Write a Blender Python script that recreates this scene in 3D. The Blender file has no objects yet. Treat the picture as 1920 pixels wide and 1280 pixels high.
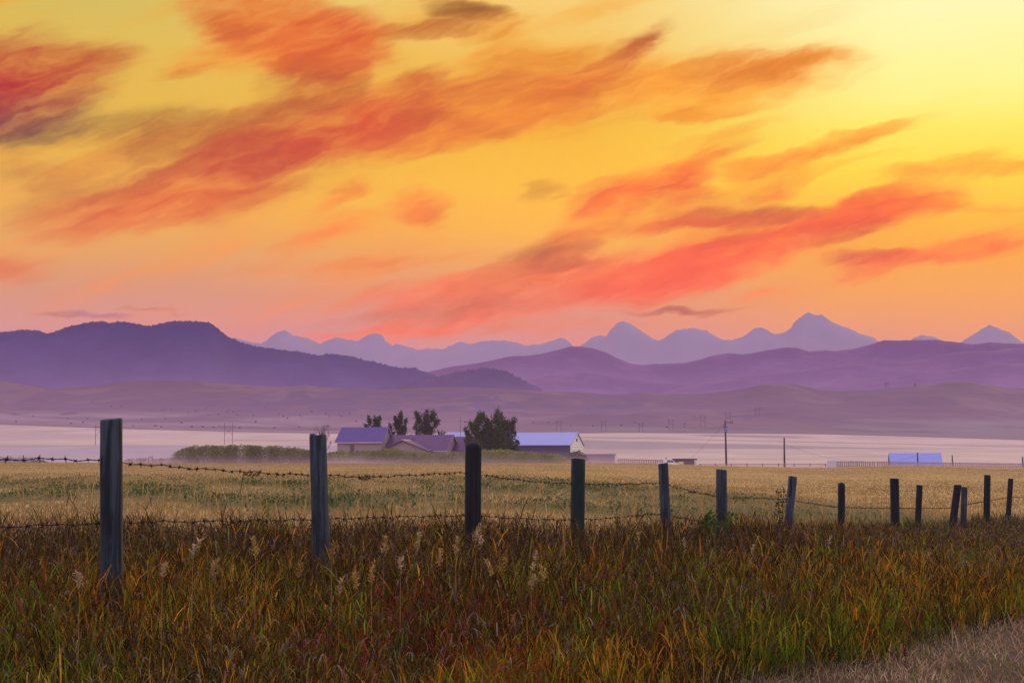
import bpy, bmesh, math, random
import numpy as np
from mathutils import Vector, Matrix

random.seed(7)
RNG = np.random.default_rng(11)
SC = bpy.context.scene
COL = SC.collection

# ------------------------------------------------------------------ camera
F = 2666.7                       # focal length in photograph pixels (50 mm on 36 mm)
PITCH = math.atan(222.0 / F)
CP, SP = math.cos(PITCH), math.sin(PITCH)
EZ = 1.6                         # eye height above the datum


def ray(px, py):
    xc = (px - 960.0) / F
    yc = (640.0 - py) / F
    Y = CP - SP * yc
    return xc / Y, (SP + CP * yc) / Y


def at(px, py, D):
    a, b = ray(px, py)
    return Vector((a * D, D, EZ + b * D))


cam_d = bpy.data.cameras.new('camera')
cam = bpy.data.objects.new('camera', cam_d)
COL.objects.link(cam)
cam.location = (0, 0, EZ)
cam.rotation_euler = (math.pi / 2 + PITCH, 0, 0)
cam_d.lens = 50.0
cam_d.sensor_width = 36.0
cam_d.clip_start = 0.1
cam_d.clip_end = 200000
SC.camera = cam

# ------------------------------------------------------------------ render settings
SC.view_settings.view_transform = 'Standard'
SC.view_settings.look = 'None'
SC.view_settings.exposure = 0.0
SC.view_settings.gamma = 1.0
SC.render.engine = 'CYCLES'
SC.cycles.use_denoising = True
SC.cycles.max_bounces = 5
SC.cycles.diffuse_bounces = 2
SC.cycles.glossy_bounces = 2
SC.cycles.transmission_bounces = 3
SC.cycles.volume_bounces = 1
SC.cycles.transparent_max_bounces = 8
SC.cycles.sample_clamp_indirect = 4.0

# ------------------------------------------------------------------ air: numbers shared by haze and sky
HAZE_D = 1.0 / 170000.0           # even haze over everything
HAZE_TOP = 2060.0
MIST_D = 1.0 / 5600.0            # low valley mist
MIST_TOP = 88.0
AIR_COLOR = (0.76, 0.53, 0.86)
J_AIR = np.array([0.37, 0.225, 0.37])   # radiance of thick lit air, measured


def air_T(tz):
    s = max(tz / math.sqrt(1 + tz * tz), 0.004)
    tau = HAZE_D * min(HAZE_TOP / s, 40000) + MIST_D * min(MIST_TOP / s, 20000)
    return math.exp(-tau)


def lin(c):
    c = np.asarray(c, float) / 255.0
    return np.where(c <= 0.04045, c / 12.92, ((c + 0.055) / 1.055) ** 2.4)


def beyond_air(rgb, tz, boost=1.0):
    """sky radiance that shows as rgb once seen through the air at that elevation"""
    T = air_T(tz)
    return np.clip((lin(rgb) * boost - (1 - T) * J_AIR) / T, 0.0, 2.4)


# ------------------------------------------------------------------ world: sunset sky
SUN_AZ, SUN_EL = math.radians(27), math.radians(13)
world = bpy.data.worlds.new('World')
SC.world = world
world.use_nodes = True
WT = world.node_tree
WT.nodes.clear()


class NB:
    def __init__(s, tree):
        s.t = tree

    def n(s, kind, **kw):
        x = s.t.nodes.new(kind)
        for k, v in kw.items():
            setattr(x, k, v)
        return x

    def put(s, sock, v):
        if isinstance(v, bpy.types.NodeSocket):
            s.t.links.new(v, sock)
        else:
            sock.default_value = v

    def m(s, op, a, b=0.0, c=0.0, clamp=False):
        x = s.n('ShaderNodeMath', operation=op, use_clamp=clamp)
        for i, v in enumerate((a, b, c)):
            s.put(x.inputs[i], v)
        return x.outputs[0]

    def v(s, op, a, b=(0, 0, 0), c=None, scale=None):
        x = s.n('ShaderNodeVectorMath', operation=op)
        s.put(x.inputs[0], a)
        s.put(x.inputs[1], b)
        if c is not None:
            s.put(x.inputs[2], c)
        if scale is not None:
            s.put(x.inputs['Scale'], scale)
        return x.outputs['Value'] if op in ('DOT_PRODUCT', 'LENGTH') else x.outputs['Vector']

    def sm(s, x, lo, hi):
        r = s.n('ShaderNodeMapRange', interpolation_type='SMOOTHSTEP')
        s.put(r.inputs['Value'], x)
        r.inputs['From Min'].default_value = lo
        r.inputs['From Max'].default_value = hi
        return r.outputs['Result']

    def mix(s, f, a, b):
        x = s.n('ShaderNodeMix', data_type='RGBA')
        s.put(x.inputs[0], f)
        for sock, val in ((x.inputs[6], a), (x.inputs[7], b)):
            s.put(sock, val if isinstance(val, bpy.types.NodeSocket) else (*val, 1.0)[:4])
        return x.outputs[2]

    def ramp(s, f, stops):
        r = s.n('ShaderNodeValToRGB')
        e = r.color_ramp.elements
        while len(e) < len(stops):
            e.new(0.5)
        for el, (p, c) in zip(e, stops):
            el.position = p
            el.color = (*c, 1.0)
        s.put(r.inputs[0], f)
        return r.outputs[0]

    def noise(s, vec, scale, detail=3.0, rough=0.5, out='Fac', dist=0.0):
        x = s.n('ShaderNodeTexNoise')
        if vec is not None:
            s.put(x.inputs['Vector'], vec)
        x.inputs['Scale'].default_value = scale
        x.inputs['Detail'].default_value = detail
        x.inputs['Roughness'].default_value = rough
        x.inputs['Distortion'].default_value = dist
        return x.outputs[out]

    def mapping(s, vec, loc=(0, 0, 0), rot=(0, 0, 0), scale=(1, 1, 1), kind='POINT'):
        x = s.n('ShaderNodeMapping', vector_type=kind)
        s.put(x.inputs['Vector'], vec)
        x.inputs['Location'].default_value = loc
        x.inputs['Rotation'].default_value = rot
        x.inputs['Scale'].default_value = scale
        return x.outputs[0]


    def drawn(s, vec, deg, sx, sy, loc=(0, 0, 0)):
        return s.mapping(vec, loc=loc, rot=(0, 0, math.radians(deg)), scale=(1 / sx, 1 / sy, 1), kind='TEXTURE')


W = NB(WT)
tc = W.n('ShaderNodeTexCoord').outputs['Generated']
sep = W.n('ShaderNodeSeparateXYZ')
W.put(sep.inputs[0], tc)
dx, dy, dz = sep.outputs
ysafe = W.m('MAXIMUM', dy, 0.08)
K = F / 1000.0
A = W.m('MULTIPLY', W.m('DIVIDE', dx, ysafe), K)
B = W.m('MULTIPLY', W.m('DIVIDE', dz, ysafe), K)
comb = W.n('ShaderNodeCombineXYZ')
W.put(comb.inputs[0], A)
W.put(comb.inputs[1], B)
AB = comb.outputs[0]


def ab(px, py):
    a, b = ray(px, py)
    return a * K, b * K


SKY_L = [(0, (212, 188, 92)), (100, (226, 186, 84)), (250, (230, 180, 74)), (380, (236, 176, 84)), (470, (228, 162, 100)),
         (540, (216, 150, 122)), (600, (212, 148, 142)), (660, (200, 142, 150))]
SKY_C = [(0, (247, 206, 118)), (120, (243, 188, 82)), (250, (247, 184, 62)), (350, (254, 190, 70)), (430, (252, 182, 78)),
         (500, (240, 164, 98)), (560, (226, 150, 118)), (640, (216, 142, 138))]
SKY_R = [(0, (255, 248, 182)), (140, (255, 246, 150)), (230, (255, 236, 105)), (310, (255, 220, 74)), (390, (254, 190, 60)),
         (480, (250, 170, 74)), (560, (244, 163, 92)), (640, (226, 150, 122))]


def sky_stops(tab):
    out = []
    for py, rgb in reversed(tab):
        a, b = ray(960, py)
        out.append((b * K / 1.0, beyond_air(rgb, b) / 2.5))
    return out


Bn = W.m('ADD', B, 0.0, clamp=True)
# gentle unevenness of the clear sky
soft = W.noise(W.drawn(AB, 14, 0.9, 3.2), 2.0, 5.0, 0.55)
Bj = W.m('ADD', Bn, W.m('MULTIPLY', W.m('SUBTRACT', soft, 0.5), 0.10), clamp=True)
cl, cc, cr = (W.ramp(Bj, sky_stops(t)) for t in (SKY_L, SKY_C, SKY_R))
base = W.mix(W.sm(A, -0.9, 0.15), cl, cc)
base = W.mix(W.sm(A, 0.05, 0.80), base, cr)
base = W.v('SCALE', base, scale=2.5)

# clouds: soft bodies (px, py, half length, half width, tilt deg, colour as seen, strength)
CLOUDS = [
    (5, 150, 230, 85, 8, (188, 62, 40), 1.5), (130, 118, 120, 45, 12, (205, 125, 45), 0.9), (30, 178, 150, 40, 6, (178, 52, 48), 1.1),
    (10, 222, 190, 42, 6, (108, 82, 82), 1.4), (170, 242, 240, 30, 6, (158, 118, 68), 0.9), (60, 320, 110, 36, -14, (190, 128, 72), 0.6),
    (330, 262, 160, 40, 4, (178, 120, 62), 0.9), (400, 312, 430, 88, 12, (200, 112, 68), 0.95), (575, 262, 250, 44, 15, (214, 66, 38), 1.15), (500, 285, 170, 34, 12, (184, 80, 62), 0.8),
    (690, 235, 150, 60, 16, (222, 92, 26), 1.2), (300, 388, 260, 52, 10, (236, 116, 68), 1.2), (560, 200, 120, 70, 25, (190, 106, 44), 0.95),
    (620, 165, 70, 60, 50, (206, 110, 36), 0.7), (860, 248, 190, 36, 14, (238, 136, 20), 0.9),
    (480, 18, 170, 70, -12, (224, 130, 44), 1.0), (560, 55, 200, 70, -14, (226, 104, 10), 1.25), (620, 72, 120, 60, 10, (214, 84, 0), 1.2),
    (440, 52, 60, 30, -30, (196, 96, 24), 0.7), (500, 100, 230, 40, 4, (240, 140, 24), 0.9), (350, 142, 70, 16, 18, (226, 148, 50), 0.8), (600, 130, 90, 60, 50, (200, 110, 30), 0.8),
    (880, 22, 85, 20, -8, (160, 108, 28), 1.5), (830, 48, 110, 22, 6, (188, 118, 34), 1.1), (800, 56, 75, 16, -6, (206, 116, 20), 0.9), (930, 68, 80, 40, 6, (230, 152, 30), 1.0), (1010, 105, 150, 30, 8, (238, 164, 36), 0.8),
    (1100, 22, 190, 26, 12, (250, 190, 90), 0.5),
    (960, 185, 300, 78, 8, (232, 140, 16), 1.2), (860, 168, 150, 30, 3, (204, 108, 20), 1.0), (790, 188, 52, 60, -50, (190, 86, 34), 1.1), (840, 225, 120, 20, -16, (198, 98, 20), 1.0),
    (1030, 168, 170, 30, 6, (216, 120, 10), 0.9), (1160, 106, 120, 28, 32, (200, 108, 4), 1.3), (1190, 90, 60, 12, 32, (186, 96, 4), 0.8), (1090, 150, 90, 24, 26, (232, 122, 14), 0.9), (940, 235, 200, 30, 14, (240, 148, 8), 0.8),
    (1380, 140, 270, 56, 5, (250, 168, 6), 1.25), (1410, 130, 140, 32, 6, (214, 116, 2), 1.35), (1500, 120, 120, 16, 8, (240, 156, 4), 1.0), (1350, 178, 170, 22, 10, (252, 178, 20), 0.8), (1240, 160, 90, 30, 5, (250, 170, 10), 0.9),
    (1320, 212, 150, 16, 5, (250, 172, 30), 1.0), (1280, 218, 60, 14, 5, (244, 158, 30), 0.9), (1370, 250, 120, 16, 15, (250, 168, 40), 0.8), (1330, 290, 110, 18, 16, (246, 152, 40), 0.9),
    (1560, 278, 230, 20, 18, (253, 172, 16), 1.15), (1655, 245, 60, 18, 20, (246, 166, 10), 1.1), (1430, 305, 140, 18, 8, (252, 148, 26), 1.0), (1500, 325, 220, 9, 12, (250, 180, 50), 0.8),
    (1780, 318, 170, 16, 6, (254, 176, 10), 1.25), (1830, 293, 80, 12, 6, (250, 190, 30), 1.0), (1915, 316, 70, 14, 0, (252, 184, 10), 1.1), (1800, 382, 200, 12, 3, (252, 164, 30), 0.9), (1700, 350, 120, 10, 8, (252, 180, 50), 0.6),
    (1195, 348, 160, 34, 22, (247, 110, 28), 1.5), (1150, 372, 70, 22, 20, (255, 128, 50), 1.0), (1288, 345, 60, 30, 35, (244, 112, 30), 1.0), (1440, 356, 60, 16, 8, (248, 140, 36), 1.1),
    (1300, 400, 220, 50, -6, (234, 132, 62), 1.05), (1400, 400, 140, 20, 4, (196, 110, 66), 1.1), (1340, 412, 130, 12, 6, (244, 100, 48), 0.9), (1200, 420, 100, 18, 0, (238, 130, 60), 0.7),
    (1480, 448, 300, 50, 15, (252, 116, 44), 0.95), (1630, 395, 170, 34, 13, (255, 116, 10), 1.4), (1560, 440, 110, 26, 12, (196, 94, 60), 1.3), (1400, 470, 200, 30, 14, (252, 100, 52), 1.0), (1380, 460, 80, 14, 10, (206, 98, 74), 0.8),
    (1110, 525, 330, 50, 9, (242, 116, 88), 1.2), (1260, 515, 180, 42, 10, (255, 112, 78), 1.1), (1010, 482, 110, 34, 22, (200, 118, 84), 1.15), (1060, 500, 90, 12, 6, (186, 104, 84), 0.8), (1080, 440, 80, 26, 14, (248, 142, 66), 0.9),
    (900, 540, 150, 26, 12, (226, 126, 104), 0.8), (800, 552, 110, 24, 14, (250, 122, 100), 0.9), (1620, 488, 90, 14, 6, (214, 96, 56), 1.2), (1660, 500, 130, 24, 12, (250, 126, 66), 1.0),
    (1830, 466, 150, 26, 10, (250, 128, 46), 1.25), (1840, 440, 90, 14, 14, (252, 138, 46), 0.9), (1780, 478, 110, 16, 10, (250, 136, 56), 0.8),
    (775, 382, 62, 30, 6, (240, 112, 44), 1.5), (790, 420, 70, 20, -10, (248, 160, 70), 0.6), (620, 432, 120, 24, 24, (250, 140, 74), 1.0), (640, 372, 80, 16, 30, (250, 144, 62), 0.9), (1025, 366, 48, 12, 12, (206, 142, 66), 1.2),
    (10, 515, 110, 34, 6, (220, 118, 102), 1.0), (175, 593, 90, 7, -4, (184, 128, 140), 1.2), (280, 585, 70, 5, -6, (196, 136, 132), 0.9), (90, 588, 50, 5, -3, (200, 140, 138), 0.8),
    (830, 582, 220, 14, 5, (206, 124, 122), 1.0), (760, 610, 260, 12, 7, (250, 128, 118), 1.0), (700, 552, 110, 18, 12, (240, 132, 100), 0.8), (1295, 578, 120, 7, 1, (196, 118, 126), 1.4),
    (960, 610, 260, 20, 2, (232, 134, 126), 0.7), (560, 500, 200, 14, 4, (240, 140, 100), 0.5), (720, 500, 200, 14, 6, (246, 144, 84), 0.6), (1430, 552, 70, 14, 3, (255, 138, 98), 0.7),
]
wig = W.n('ShaderNodeTexNoise')
W.put(wig.inputs['Vector'], W.drawn(AB, 17, 0.6, 1.6))
wig.inputs['Scale'].default_value = 7.0
wig.inputs['Detail'].default_value = 5.0
wig.inputs['Roughness'].default_value = 0.55
wv = W.v('SUBTRACT', wig.outputs['Color'], (0.5, 0.5, 0.5))
warp = W.v('MULTIPLY_ADD', wv, (0.13, 0.075, 0.0), AB)
wig2 = W.n('ShaderNodeTexNoise')
W.put(wig2.inputs['Vector'], W.drawn(AB, 16, 0.5, 1.6))
wig2.inputs['Scale'].default_value = 26.0
wig2.inputs['Detail'].default_value = 4.0
warp = W.v('MULTIPLY_ADD', W.v('SUBTRACT', wig2.outputs['Color'], (0.5, 0.5, 0.5)), (0.06, 0.022, 0.0), warp)
wsum = None
csum = None
for (px, py, hl, hw, ang, rgb, st) in CLOUDS:
    a0, b0 = ab(px, py)
    mp = W.mapping(warp, loc=(a0, b0, 0), rot=(0, 0, math.radians(ang)), scale=(hl * 1.25 / 1000, hw * 1.35 / 1000, 1), kind='TEXTURE')
    g = W.n('ShaderNodeTexGradient', gradient_type='SPHERICAL')
    W.put(g.inputs[0], mp)
    w = W.m('MULTIPLY', g.outputs['Fac'], st)
    rgb = (rgb[0], rgb[1] * 0.93, rgb[2] * (0.72 if rgb[0] > 195 else 0.95))
    colr = beyond_air(rgb, ray(px, py)[1])
    if wsum is None:
        wsum = w
        csum = W.v('SCALE', tuple(colr), scale=w)
    else:
        wsum = W.m('ADD', wsum, w)
        csum = W.v('ADD', csum, W.v('SCALE', tuple(colr), scale=w))
ccol = W.v('SCALE', csum, scale=W.m('DIVIDE', 1.0, W.m('MAXIMUM', wsum, 0.001)))
streak = W.noise(W.drawn(warp, 16, 0.6, 2.3), 7.0, 8.0, 0.62)
fine = W.noise(W.drawn(warp, 20, 0.4, 2.4), 24.0, 4.0, 0.58)
tex = W.m('ADD', W.m('MULTIPLY', streak, 0.72), W.m('MULTIPLY', fine, 0.28))
sat = W.m('SUBTRACT', 1.0, W.m('EXPONENT', W.m('MULTIPLY', wsum, -1.3)))
dens = W.m('ADD', sat, W.m('MULTIPLY', W.m('SUBTRACT', tex, 0.5), W.m('MULTIPLY', W.m('SQRT', sat), 3.0)))
alpha = W.m('ADD', W.m('MULTIPLY', W.sm(dens, 0.02, 1.15), 0.68), W.m('MULTIPLY', W.sm(sat, 0.12, 0.95), 0.32))
# darker and lighter strands inside a cloud
strand = W.m('MULTIPLY_ADD', W.m('SUBTRACT', tex, 0.5), -0.9, 1.02)
ccol = W.v('SCALE', ccol, scale=strand)
# thin cirrus veils drawn out along the wind
veil = W.noise(W.drawn(warp, 17, 0.4, 2.8, (4, 2, 0)), 4.0, 7.0, 0.58)
veil_a = W.m('MULTIPLY', W.sm(veil, 0.46, 0.74), 0.55)
veil_c = W.v('SCALE', W.ramp(Bn, [(0.16, tuple(beyond_air((236, 128, 104), 0.08) / 2.5)), (0.34, tuple(beyond_air((250, 146, 62), 0.14) / 2.5)), (0.6, tuple(beyond_air((246, 160, 36), 0.22) / 2.5)), (0.85, tuple(beyond_air((238, 160, 50), 0.31) / 2.5))]), scale=2.5)
base = W.mix(W.m('MULTIPLY', veil_a, W.sm(A, 0.95, 0.1)), base, veil_c)
front = W.mix(alpha, base, ccol)

# rest of the dome: dusk blue and lavender overhead and behind, plus the physical sky
nish = W.n('ShaderNodeTexSky', sky_type='NISHITA')
nish.sun_disc = False
nish.sun_elevation = SUN_EL
nish.sun_rotation = SUN_AZ
nish.altitude = 1200
nish.air_density = 1.0
nish.dust_density = 2.0
dome = W.mix(W.sm(dz, 0.10, 0.75), (1.20, 0.80, 0.72), (1.05, 0.90, 1.08))
dome = W.mix(W.sm(dy, 0.55, -0.6), dome, W.mix(W.sm(dz, 0.0, 0.6), (1.00, 0.74, 0.80), (0.78, 0.76, 1.02)))
dome = W.v('SCALE', dome, scale=0.95)
dome = W.v('MULTIPLY_ADD', nish.outputs[0], (0.04, 0.04, 0.04), dome)
hor = W.m('SQRT', W.m('ADD', W.m('MULTIPLY', dx, dx), W.m('ADD', W.m('MULTIPLY', dy, dy), 1e-6)))
cosaz = W.m('DIVIDE', dy, hor)
vis = W.m('MULTIPLY', W.sm(cosaz, 0.62, 0.90), W.sm(dz, 0.58, 0.34))
skycol = W.mix(vis, dome, front)
skycol = W.mix(W.sm(dz, 0.0, -0.06), skycol, (0.12, 0.09, 0.11))
bg = W.n('ShaderNodeBackground')
W.put(bg.inputs['Color'], skycol)
bg.inputs['Strength'].default_value = 1.0
wo = W.n('ShaderNodeOutputWorld')
WT.links.new(bg.outputs[0], wo.inputs['Surface'])
world.cycles.sampling_method = 'MANUAL'
world.cycles.sample_map_resolution = 512

# ------------------------------------------------------------------ sun, low behind the light cloud at the upper right
sd = bpy.data.lights.new('sun', 'SUN')
sd.energy = 0.6
sd.angle = math.radians(10)
sd.color = (1.0, 0.74, 0.46)
sun = bpy.data.objects.new('sun', sd)
COL.objects.link(sun)
to_sun = Vector((math.sin(SUN_AZ) * math.cos(SUN_EL), math.cos(SUN_AZ) * math.cos(SUN_EL), math.sin(SUN_EL)))
sun.rotation_euler = (-to_sun).to_track_quat('-Z', 'Y').to_euler()

# ------------------------------------------------------------------ helpers


def tag(o, label=None, cat=None, group=None, kind=None):
    if label:
        o['label'] = label
    if cat:
        o['category'] = cat
    if group:
        o['group'] = group
    if kind:
        o['kind'] = kind
    return o


def link(o, parent=None):
    COL.objects.link(o)
    if parent is not None:
        o.parent = parent
    return o


def empty(name, loc=(0, 0, 0), rz=0.0):
    o = bpy.data.objects.new(name, None)
    o.location = loc
    o.rotation_euler = (0, 0, rz)
    o.empty_display_size = 0.3
    return link(o)


def obj_from(name, verts, faces, mat, parent=None, smooth=False):
    me = bpy.data.meshes.new(name)
    me.from_pydata([tuple(v) for v in verts], [], faces)
    me.update()
    if smooth:
        me.polygons.foreach_set('use_smooth', [True] * len(me.polygons))
    if mat:
        me.materials.append(mat)
    return link(bpy.data.objects.new(name, me), parent)


def np_mesh(name, V, loops, starts, totals, mat, colors=None, smooth=False, parent=None):
    me = bpy.data.meshes.new(name)
    me.vertices.add(len(V))
    me.vertices.foreach_set('co', np.ascontiguousarray(V, np.float32).ravel())
    me.loops.add(len(loops))
    me.loops.foreach_set('vertex_index', np.ascontiguousarray(loops, np.int32))
    me.polygons.add(len(starts))
    me.polygons.foreach_set('loop_start', np.ascontiguousarray(starts, np.int32))
    if smooth:
        me.polygons.foreach_set('use_smooth', np.ones(len(starts), bool))
    me.update(calc_edges=True)
    if colors is not None:
        ca = me.color_attributes.new('Col', 'FLOAT_COLOR', 'POINT')
        c4 = np.ones((len(V), 4), np.float32)
        c4[:, :3] = colors
        ca.data.foreach_set('color', c4.ravel())
    me.materials.append(mat)
    return link(bpy.data.objects.new(name, me), parent)


def grid_mesh(name, V, nr, nc, mat, colors=None, parent=None):
    i = np.arange((nr - 1) * (nc - 1))
    r, c = i // (nc - 1), i % (nc - 1)
    a = r * nc + c
    q = np.stack([a, a + 1, a + nc + 1, a + nc], 1)
    return np_mesh(name, V, q.ravel(), np.arange(len(q)) * 4, None, mat, colors, True, parent)


def sstep(x, lo, hi):
    t = np.clip((np.asarray(x, float) - lo) / (hi - lo), 0, 1)
    return t * t * (3 - 2 * t)


def hash2(ix, iy, seed):
    h = (ix.astype(np.int64) * 374761393 + iy.astype(np.int64) * 668265263 + seed * 144665) & 0x7fffffff
    h = ((h ^ (h >> 13)) * 1274126177) & 0x7fffffff
    return ((h ^ (h >> 16)) & 0xffff) / 65535.0


def vnoise(x, y, seed=0):
    x, y = np.asarray(x, float), np.asarray(y, float)
    ix, iy = np.floor(x), np.floor(y)
    fx, fy = x - ix, y - iy
    fx, fy = fx * fx * (3 - 2 * fx), fy * fy * (3 - 2 * fy)
    ix, iy = ix.astype(np.int64), iy.astype(np.int64)
    a, b = hash2(ix, iy, seed), hash2(ix + 1, iy, seed)
    c, d = hash2(ix, iy + 1, seed), hash2(ix + 1, iy + 1, seed)
    return (a + (b - a) * fx) * (1 - fy) + (c + (d - c) * fx) * fy


def fbm(x, y, seed=0, octv=4, gain=0.5):
    s, amp, tot = 0.0, 1.0, 0.0
    for k in range(octv):
        s = s + amp * vnoise(np.asarray(x) * 2 ** k, np.asarray(y) * 2 ** k, seed + 17 * k)
        tot += amp
        amp *= gain
    return s / tot


class MB:
    """collects boxes, prisms and tubes into one mesh"""

    def __init__(s):
        s.v, s.f = [], []

    def add(s, vs, fs):
        o = len(s.v)
        s.v += [tuple(p) for p in vs]
        s.f += [tuple(i + o for i in f) for f in fs]
        return s

    def box(s, x0, x1, y0, y1, z0, z1):
        vs = [(x, y, z) for z in (z0, z1) for y in (y0, y1) for x in (x0, x1)]
        return s.add(vs, [(0, 2, 3, 1), (4, 5, 7, 6), (0, 1, 5, 4), (2, 6, 7, 3), (0, 4, 6, 2), (1, 3, 7, 5)])

    def prism(s, poly, axis, c0, c1):
        """polygon in the plane across axis ('x': (y,z); 'y': (x,z)), extruded from c0 to c1"""
        n = len(poly)
        mk = (lambda p, c: (c, p[0], p[1])) if axis == 'x' else (lambda p, c: (p[0], c, p[1]))
        vs = [mk(p, c0) for p in poly] + [mk(p, c1) for p in poly]
        fs = [tuple(range(n))[::-1], tuple(range(n, 2 * n))]
        fs += [(i, (i + 1) % n, (i + 1) % n + n, i + n) for i in range(n)]
        return s.add(vs, fs)

    def tube(s, pts, rad, sides=6, caps=True):
        pts = [Vector(p) for p in pts]
        if not hasattr(rad, '__len__'):
            rad = [rad] * len(pts)
        o = len(s.v)
        up = Vector((0, 0, 1))
        prev = None
        for i, p in enumerate(pts):
            d = (pts[min(i + 1, len(pts) - 1)] - pts[max(i - 1, 0)])
            d = d.normalized() if d.length > 1e-9 else up
            if prev is None:
                ref = Vector((1, 0, 0)) if abs(d.z) > 0.9 else up
                u = d.cross(ref).normalized()
            else:
                u = (prev - d * prev.dot(d)).normalized()
            prev = u
            w = d.cross(u)
            for k in range(sides):
                t = 2 * math.pi * k / sides
                s.v.append(tuple(p + (u * math.cos(t) + w * math.sin(t)) * rad[i]))
        for i in range(len(pts) - 1):
            for k in range(sides):
                k2 = (k + 1) % sides
                s.f.append((o + i * sides + k, o + i * sides + k2, o + (i + 1) * sides + k2, o + (i + 1) * sides + k))
        if caps:
            s.f.append(tuple(o + k for k in range(sides))[::-1])
            e = o + (len(pts) - 1) * sides
            s.f.append(tuple(e + k for k in range(sides)))
        return s

    def build(s, name, mat, parent=None, smooth=False):
        return obj_from(name, s.v, s.f, mat, parent, smooth)


# ------------------------------------------------------------------ materials


def new_mat(name):
    m = bpy.data.materials.new(name)
    m.use_nodes = True
    m.node_tree.nodes.clear()
    return m, NB(m.node_tree)


def finish(m, nb, color, rough=0.8, metallic=0.0, bump=None, bump_d=0.02, spec=0.3):
    p = nb.n('ShaderNodeBsdfPrincipled')
    nb.put(p.inputs['Base Color'], color if isinstance(color, bpy.types.NodeSocket) else (*color, 1.0))
    nb.put(p.inputs['Roughness'], rough)
    p.inputs['Metallic'].default_value = metallic
    p.inputs['Specular IOR Level'].default_value = spec
    if bump is not None:
        b = nb.n('ShaderNodeBump')
        b.inputs['Strength'].default_value = 0.6
        b.inputs['Distance'].default_value = bump_d
        nb.put(b.inputs['Height'], bump)
        m.node_tree.links.new(b.outputs[0], p.inputs['Normal'])
    o = nb.n('ShaderNodeOutputMaterial')
    m.node_tree.links.new(p.outputs[0], o.inputs['Surface'])
    return m


def mat_plain(name, c, rough=0.8, var=0.25, scale=3.0, metallic=0.0, stretch=(1, 1, 1), spec=0.3):
    m, nb = new_mat(name)
    co = nb.n('ShaderNodeTexCoord').outputs['Object']
    n = nb.noise(nb.mapping(co, scale=stretch), scale, 5.0, 0.6)
    col = nb.mix(n, tuple(x * (1 - var) for x in c), tuple(min(1, x * (1 + var)) for x in c))
    return finish(m, nb, col, rough, metallic, spec=spec)


def mat_vcol(name, rough=0.9, translucent=0.0, noise_scale=None, noise_amt=0.3, spec=0.1):
    m, nb = new_mat(name)
    at_ = nb.n('ShaderNodeVertexColor')
    at_.layer_name = 'Col'
    col = at_.outputs['Color']
    if noise_scale:
        co = nb.n('ShaderNodeTexCoord').outputs['Object']
        n = nb.noise(co, noise_scale, 6.0, 0.65)
        col = nb.mix(1.0, col, col)
        k = nb.m('MULTIPLY_ADD', nb.m('SUBTRACT', n, 0.5), noise_amt * 2, 1.0)
        col = nb.v('SCALE', at_.outputs['Color'], scale=k)
    if not translucent:
        return finish(m, nb, col, rough, spec=spec)
    d = nb.n('ShaderNodeBsdfDiffuse')
    t = nb.n('ShaderNodeBsdfTranslucent')
    nb.put(d.inputs[0], col)
    nb.put(t.inputs[0], col)
    x = nb.n('ShaderNodeMixShader')
    x.inputs[0].default_value = translucent
    m.node_tree.links.new(d.outputs[0], x.inputs[1])
    m.node_tree.links.new(t.outputs[0], x.inputs[2])
    o = nb.n('ShaderNodeOutputMaterial')
    m.node_tree.links.new(x.outputs[0], o.inputs['Surface'])
    return m


def mat_wood(name, dark, light, scale=1.0):
    """weathered post wood: long grain, checks, knots and grey-green bloom"""
    m, nb = new_mat(name)
    co = nb.n('ShaderNodeTexCoord').outputs['Object']
    grain = nb.noise(nb.mapping(co, scale=(38 * scale, 38 * scale, 2.0)), 1.0, 7.0, 0.7, dist=0.5)
    blot = nb.noise(nb.mapping(co, scale=(6, 6, 2.5)), 1.0, 4.0, 0.6)
    check = nb.noise(nb.mapping(co, loc=(3, 1, 0), scale=(22 * scale, 22 * scale, 0.7)), 1.0, 3.0, 0.5)
    col = nb.mix(nb.sm(grain, 0.36, 0.68), dark, tuple(x * 1.35 for x in light))
    col = nb.mix(nb.sm(blot, 0.45, 0.72), col, tuple(x * 0.55 for x in dark))
    crack = nb.sm(check, 0.36, 0.30)
    col = nb.mix(nb.m('MULTIPLY', crack, 0.85), col, (0.008, 0.007, 0.008))
    h = nb.m('SUBTRACT', nb.m('MULTIPLY', grain, 0.6), nb.m('MULTIPLY', crack, 1.0))
    return finish(m, nb, col, 0.75, bump=h, bump_d=0.012, spec=0.35)


def mat_metal_roof(name, c, var=0.10):
    m, nb = new_mat(name)
    co = nb.n('ShaderNodeTexCoord').outputs['Object']
    n = nb.noise(nb.mapping(co, scale=(0.25, 1.2, 1.2)), 1.0, 5.0, 0.6)
    col = nb.mix(n, tuple(x * (1 - var) for x in c), tuple(min(1, x * (1 + var)) for x in c))
    return finish(m, nb, col, 0.42, 0.35, spec=0.5)


def mat_siding(name, c, gap, period=0.5, var=0.2):
    m, nb = new_mat(name)
    co = nb.n('ShaderNodeTexCoord').outputs['Object']
    s = nb.n('ShaderNodeSeparateXYZ')
    nb.put(s.inputs[0], co)
    fr = nb.m('FRACT', nb.m('DIVIDE', s.outputs[2], period))
    ln = nb.sm(nb.m('ABSOLUTE', nb.m('SUBTRACT', fr, 0.5)), 0.36, 0.46)
    n = nb.noise(nb.mapping(co, scale=(0.5, 0.5, 5)), 1.0, 4.0, 0.6)
    col = nb.mix(n, tuple(x * (1 - var) for x in c), tuple(min(1, x * (1 + var)) for x in c))
    col = nb.mix(nb.m('MULTIPLY', ln, 0.8), col, gap)
    return finish(m, nb, col, 0.8)


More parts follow.
